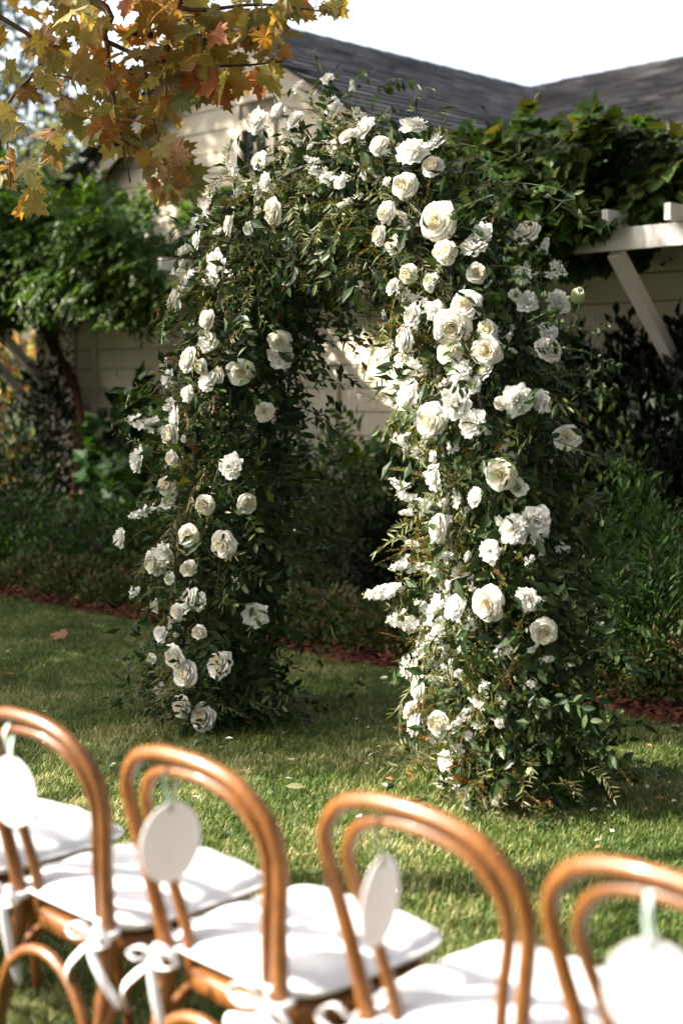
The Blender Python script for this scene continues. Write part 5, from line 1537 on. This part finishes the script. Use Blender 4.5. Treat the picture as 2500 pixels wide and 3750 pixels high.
def cushion_mesh():
    k = np.random.default_rng(9)
    n = 34
    g = np.linspace(-1, 1, n)
    U, W = np.meshgrid(g, g)
    def lift(u, w, top):
        e = np.maximum(np.abs(u), np.abs(w))
        rr = (np.abs(u) ** 5 + np.abs(w) ** 5) ** .2
        h = np.sqrt(np.clip(1 - rr ** 6, 0, 1))
        return (.029 * h + .006 * (1 - rr ** 2) * top) * (1 if top else -1)
    def xy(u, w):
        rr = np.maximum(np.abs(u), np.abs(w))
        den = (np.abs(u) ** 5 + np.abs(w) ** 5) ** .2 + 1e-9
        s = np.where(rr > 0, rr / den, 1)
        return u * s, w * s
    X, Y = xy(U, W)
    zt, zb = lift(X, Y, 1), lift(X, Y, 0)
    zt = zt + .0022 * np.sin(X * 5 + Y * 9) * (1 - np.abs(X)) + .0018 * np.sin(Y * 14 + X * 2) + .0015 * np.sin(X * 13 - Y * 4)
    sx, sy = .205, .205
    # the rear edge dips between the uprights
    Yy = Y * sy
    V1 = np.column_stack([(X * sx).ravel(), (Yy + .205).ravel(), (zt + .487).ravel()])
    V2 = np.column_stack([(X * sx).ravel(), (Yy + .205).ravel(), (zb + .487).ravel()])
    i, j = np.meshgrid(np.arange(n - 1), np.arange(n - 1), indexing='ij')
    F = np.stack([i * n + j, i * n + j + 1, (i + 1) * n + j + 1, (i + 1) * n + j], -1).reshape(-1, 4)
    b = MB(); b.add(V1, F); b.add(V2, F[:, ::-1])
    # sewn piping round the waist
    q = superellipse(60, .2075, .2075, 5, 0, .205)
    b.tube(np.column_stack([np.vstack([q, q[:2]]), np.full(62, .487)]), .0045, 6, caps=False)
    return b.mesh('cushion', [M['cloth']], True)
CU = cushion_mesh()

def tie_mesh(seed, s):
    """a knotted cloth bow round an upright: two loops and two tails of folded strip"""
    k = np.random.default_rng(seed)
    b = MB()
    c = np.array([0, -.028, 0.0])
    b.tube(smooth_path([(-s * .02, .05, .012), (-s * .004, .02, .008), (s * .020, .012, .004), (s * .022, -.012, 0), c], 12), .0065, 8, flat=1.6)
    b.tube(smooth_path([(s * .002, .045, .010), (-s * .022, .012, .004), (-s * .022, -.010, 0), c], 12), .0065, 8, flat=1.6)
    def strip(pts, w, m=18):
        # a flat folded band following a path
        P = smooth_path(pts, m)
        ww = np.interp(np.linspace(0, 1, m), [0, .12, .85, 1], [.45, 1, 1, .75]) * w
        b.tube(P, ww * 1.0, 10, flat=.2)
    for sg in (-1, 1):
        a = k.uniform(.055, .085); up = k.uniform(-.004, .022)
        strip([c, c + [sg * a * .5, -.012, .014 + up], c + [sg * a, -.014, up * .6 - .002], c + [sg * a * .55, -.02, -.012 + up * .3], c], .010)
        t = k.uniform(.07, .17); sp = k.uniform(.01, .08)
        strip([c, c + [sg * .014, -.016, -.025], c + [sg * (.02 + sp * .6), -.012 - .02 * k.random(), -t * .55], c + [sg * (.015 + sp), -.004, -t]], .0095, 14)
    V = np.array([(math.sin(p) * math.cos(q), math.sin(p) * math.sin(q), math.cos(p)) for p in np.linspace(0, PI, 7) for q in np.linspace(0, 2 * PI, 9)[:-1]])
    F = np.array([(i * 8 + j, i * 8 + (j + 1) % 8, (i + 1) * 8 + (j + 1) % 8, (i + 1) * 8 + j) for i in range(6) for j in range(8)])
    b.add(V * [.011, .009, .011] + c, F)
    return b.mesh('tie_bow', [M['cloth']], True)
TIES = [tie_mesh(500 + i, 1 if i % 2 else -1) for i in range(6)]

def tag_meshes():
    b = MB()
    q = superellipse(48, .068, .071, 2.0)
    V, F = lathe_ring([np.column_stack([q[:, 0], np.full(48, y), q[:, 1]]) for y in (-.0012, .0012)]); b.add(V, F)
    d = b.mesh('disc', [M['card']])
    b = MB()
    V, F = lathe_ring([np.column_stack([superellipse(14, .006, .006, 2)[:, 0], np.full(14, y), superellipse(14, .006, .006, 2)[:, 1] + .062]) for y in (-.0022, .0022)]); b.add(V, F)
    h = b.mesh('eyelet', [M['knot']])
    b = MB()
    for sg in (-1, 1):
        P = smooth_path([(0, -.003 * sg, .060), (.004 * sg, -.006 * sg, .085), (.003 * sg, -.014 * sg, .118), (.002 * sg, 0, .137)], 12)
        for i in range(11):
            a, c = P[i], P[i + 1]
            w = np.array([.0042, 0, 0])
            b.add(np.array([a - w, a + w, c + w, c - w]), np.array([(0, 1, 2, 3)]))
    return d, h, b.mesh('ribbon', [M['ribbon']])
TG = tag_meshes()

def chairs():
    k = np.random.default_rng(71)
    base = np.array((-.213, 2.5735))
    pos = {1: (-.5615, 2.888), 2: (-.213, 2.5735), 3: (.162, 2.273), 4: (.490, 1.960), 0: (-.915, 3.205), 5: (.83, 1.66), -1: (-1.26, 3.52), -2: (-1.60, 3.84)}
    labs = {1: 'bentwood chair whose back hoop is cut by the left picture edge', 2: 'bentwood chair with a pale round tag turned to the camera', 3: 'bentwood chair with a round tag hanging nearly edge on', 4: 'bentwood chair nearest the camera, cut by the right picture edge',
            0: 'bentwood chair left of the picture, only its cushion corner showing', 5: 'bentwood chair beyond the right picture edge', -1: 'bentwood chair farther along the row outside the left edge', -2: 'farthest bentwood chair of the row outside the left edge'}
    own = {1: 'chair cut by the left edge', 2: 'chair with the tag facing the camera', 3: 'chair with the edge on tag', 4: 'chair nearest the camera', 0: 'hidden chair left of the picture', 5: 'chair beyond the right edge', -1: 'chair outside the left edge', -2: 'farthest chair outside the left edge'}
    yaw = {1: 0, 2: .0, 3: .01, 4: .0, 0: .02, 5: 0, -1: -.03, -2: .02}
    tagrot = {1: -.6, 2: .78, 3: 1.08, 4: -.35, 0: .4, 5: .3, -1: .6, -2: .2}
    for i in (2, 1, 3, 4, 0, 5, -1, -2):
        x, y = pos[i]
        rz = RZ + yaw[i]
        t = thing('bentwood_chair', labs[i], 'chair', (x, y, 0), rz, 'row of bentwood chairs facing the arch')
        for nm, key in (('back_hoop', 'back_hoop'), ('inner_hoop', 'inner_hoop'), ('seat_frame', 'seat_frame'), ('seat', 'seat'), ('leg', 'leg-1'), ('leg', 'leg1'), ('bow_brace', 'bow0'), ('bow_brace', 'bow1'), ('bow_brace', 'bow2'), ('bow_brace', 'bow3')):
            obj(nm, CH[key], t)
        c = thing('seat_cushion', 'white seat cushion tied to the ' + own[i], 'cushion', (x, y, 0), rz, 'white cushions on the chairs')
        obj('pad', CU, c)
        for s in (-1, 1):
            obj('tie_bow', TIES[(2 * i + (s > 0)) % 6], c, Matrix.Translation((s * .157, -.008, .478)) @ Matrix.Rotation(k.normal() * .15, 4, 'Y'))
        # tag: hangs from the top of the inner hoop
        R = Matrix.Rotation(rz, 3, 'Z')
        p = Vector((x, y, 0)) + R @ Vector(({1: -.055, 2: -.042, 3: -.055}.get(i, -.015), -.088, .862 - .137))
        g = thing('round_tag', 'white card tag on sage ribbon on the ' + own[i], 'tag', p, tagrot[i], 'round tags on the chair backs')
        g.rotation_euler = (k.normal() * .05, k.normal() * .05, tagrot[i])
        obj('disc', TG[0], g); obj('eyelet', TG[1], g); obj('ribbon', TG[2], g)
chairs()

# ------------------------------------------------------------------ fallen leaves and petals on the grass
def litter():
    k = np.random.default_rng(81)
    def w(px, py):
        Y = 3267 * 1.53 / (py - 900)
        return ((px - 784) / 3267 * Y, Y)
    syc = [(10, 1568, 'orange fallen leaf on the shaded grass at the left picture edge'), (768, 1533, 'tan fallen leaf on the mulch edge between the arch legs'), (163, 1395, 'pale brown fallen leaf on the mulch at the far end of the bed'), (320, 1400, 'pale brown fallen leaf on the mulch left of the shaded arch leg'), (150, 1480, 'brown fallen leaf lying flat on the far shaded lawn')]
    mes = [np_mesh('fallen_leaf', V, F, [M['dry_leaf']]) for V, F in T_SYC]
    for i, (px, py, lab) in enumerate(syc):
        x, y = w(px, py)
        o = thing('fallen_leaf', lab, 'leaf', (x, y, .05), k.uniform(0, 6), 'fallen sycamore leaves', mes[i % 4])
        o.rotation_euler = (k.normal() * .3, k.normal() * .3, k.uniform(0, 6)); o.scale = (.11,) * 3
    pet = [(90, 1650, 'white petal on the dark grass near the leftmost chair'), (10, 1515, 'white petal on the shaded grass at the left edge'), (1270, 1832, 'white petal left of the green one at the sunlit arch foot'), (1010, 1835, 'white petal on the sunny grass by the plank at the arch foot'), (670, 1770, 'pale petal on the grass left of the sunny patch'), (905, 2090, 'white petal low on the grass between the third and second chairs'), (1290, 1815, 'cream petal tucked under the sunlit arch foot'), (1045, 1842, 'small white petal before the sunlit arch foot'), (640, 1480, 'white petal near the shaded arch foot'), (830, 1900, 'cream petal in the middle of the sunny strip')]
    V, F = petal([.02, .4, .8, 1.0], [0, .05, .2, .35], .6, 0, k, .05)
    me = np_mesh('fallen_petal', V, F, [M['petal']], smooth=True)
    for px, py, lab in pet:
        x, y = w(px, py)
        o = thing('fallen_petal', lab, 'petal', (x, y, .04), k.uniform(0, 6), 'fallen white petals', me)
        o.rotation_euler = (k.normal() * .3, k.normal() * .3, k.uniform(0, 6)); o.scale = (.032,) * 3
    ruscus = np_mesh('fallen_green_leaf', T_RUSCUS[0], T_RUSCUS[1], [M['olive']])
    for px, py, lab in ((565, 1690, 'green leaf dropped on the grass before the shaded arch leg'), (620, 1775, 'green leaf dropped among the blades left of the sunny patch'), (930, 1725, 'green leaf dropped in the shade between the arch legs'), (1155, 1838, 'pale green leaf dropped at the sunlit arch foot'), (1245, 1850, 'pale green leaf dropped in front of the sunlit arch foot'), (700, 1835, 'green leaf dropped behind the chair with the facing tag')):
        x, y = w(px, py)
        o = thing('fallen_green_leaf', lab, 'leaf', (x, y, .045), 0, 'green leaves dropped from the arch', ruscus)
        o.rotation_euler = (k.normal() * .3, k.normal() * .4, k.uniform(0, 6)); o.scale = (.075,) * 3
    # clippings, petals and bits of leaf lying in the grass round the arch
    n = 420
    a, r = k.uniform(0, 2 * PI, n), np.abs(k.normal(size=n)) * .75
    c = np.where(k.random(n)[:, None] < .62, np.array([[.66, 5.36]]), np.array([[-.58, 6.6]]))
    P = np.column_stack([c[:, 0] + np.cos(a) * r, c[:, 1] + np.sin(a) * r, k.uniform(.018, .042, n)])
    B = basis(rdir(n, k) * [1, 1, .3], rdir(n, k) * .4 + [0, 0, 1])
    S = k.uniform(.012, .04, n)
    foliage('leaf_litter', [(T_RUSCUS, P[::3], B[::3], S[::3] * 1.4, 0), (T_SMALL, P[1::3], B[1::3], S[1::3], 1), (T_LEAF4, P[2::3], B[2::3], S[2::3] * 1.2, 2)], [M['olive'], M['petal'], M['dry_leaf']])
litter()
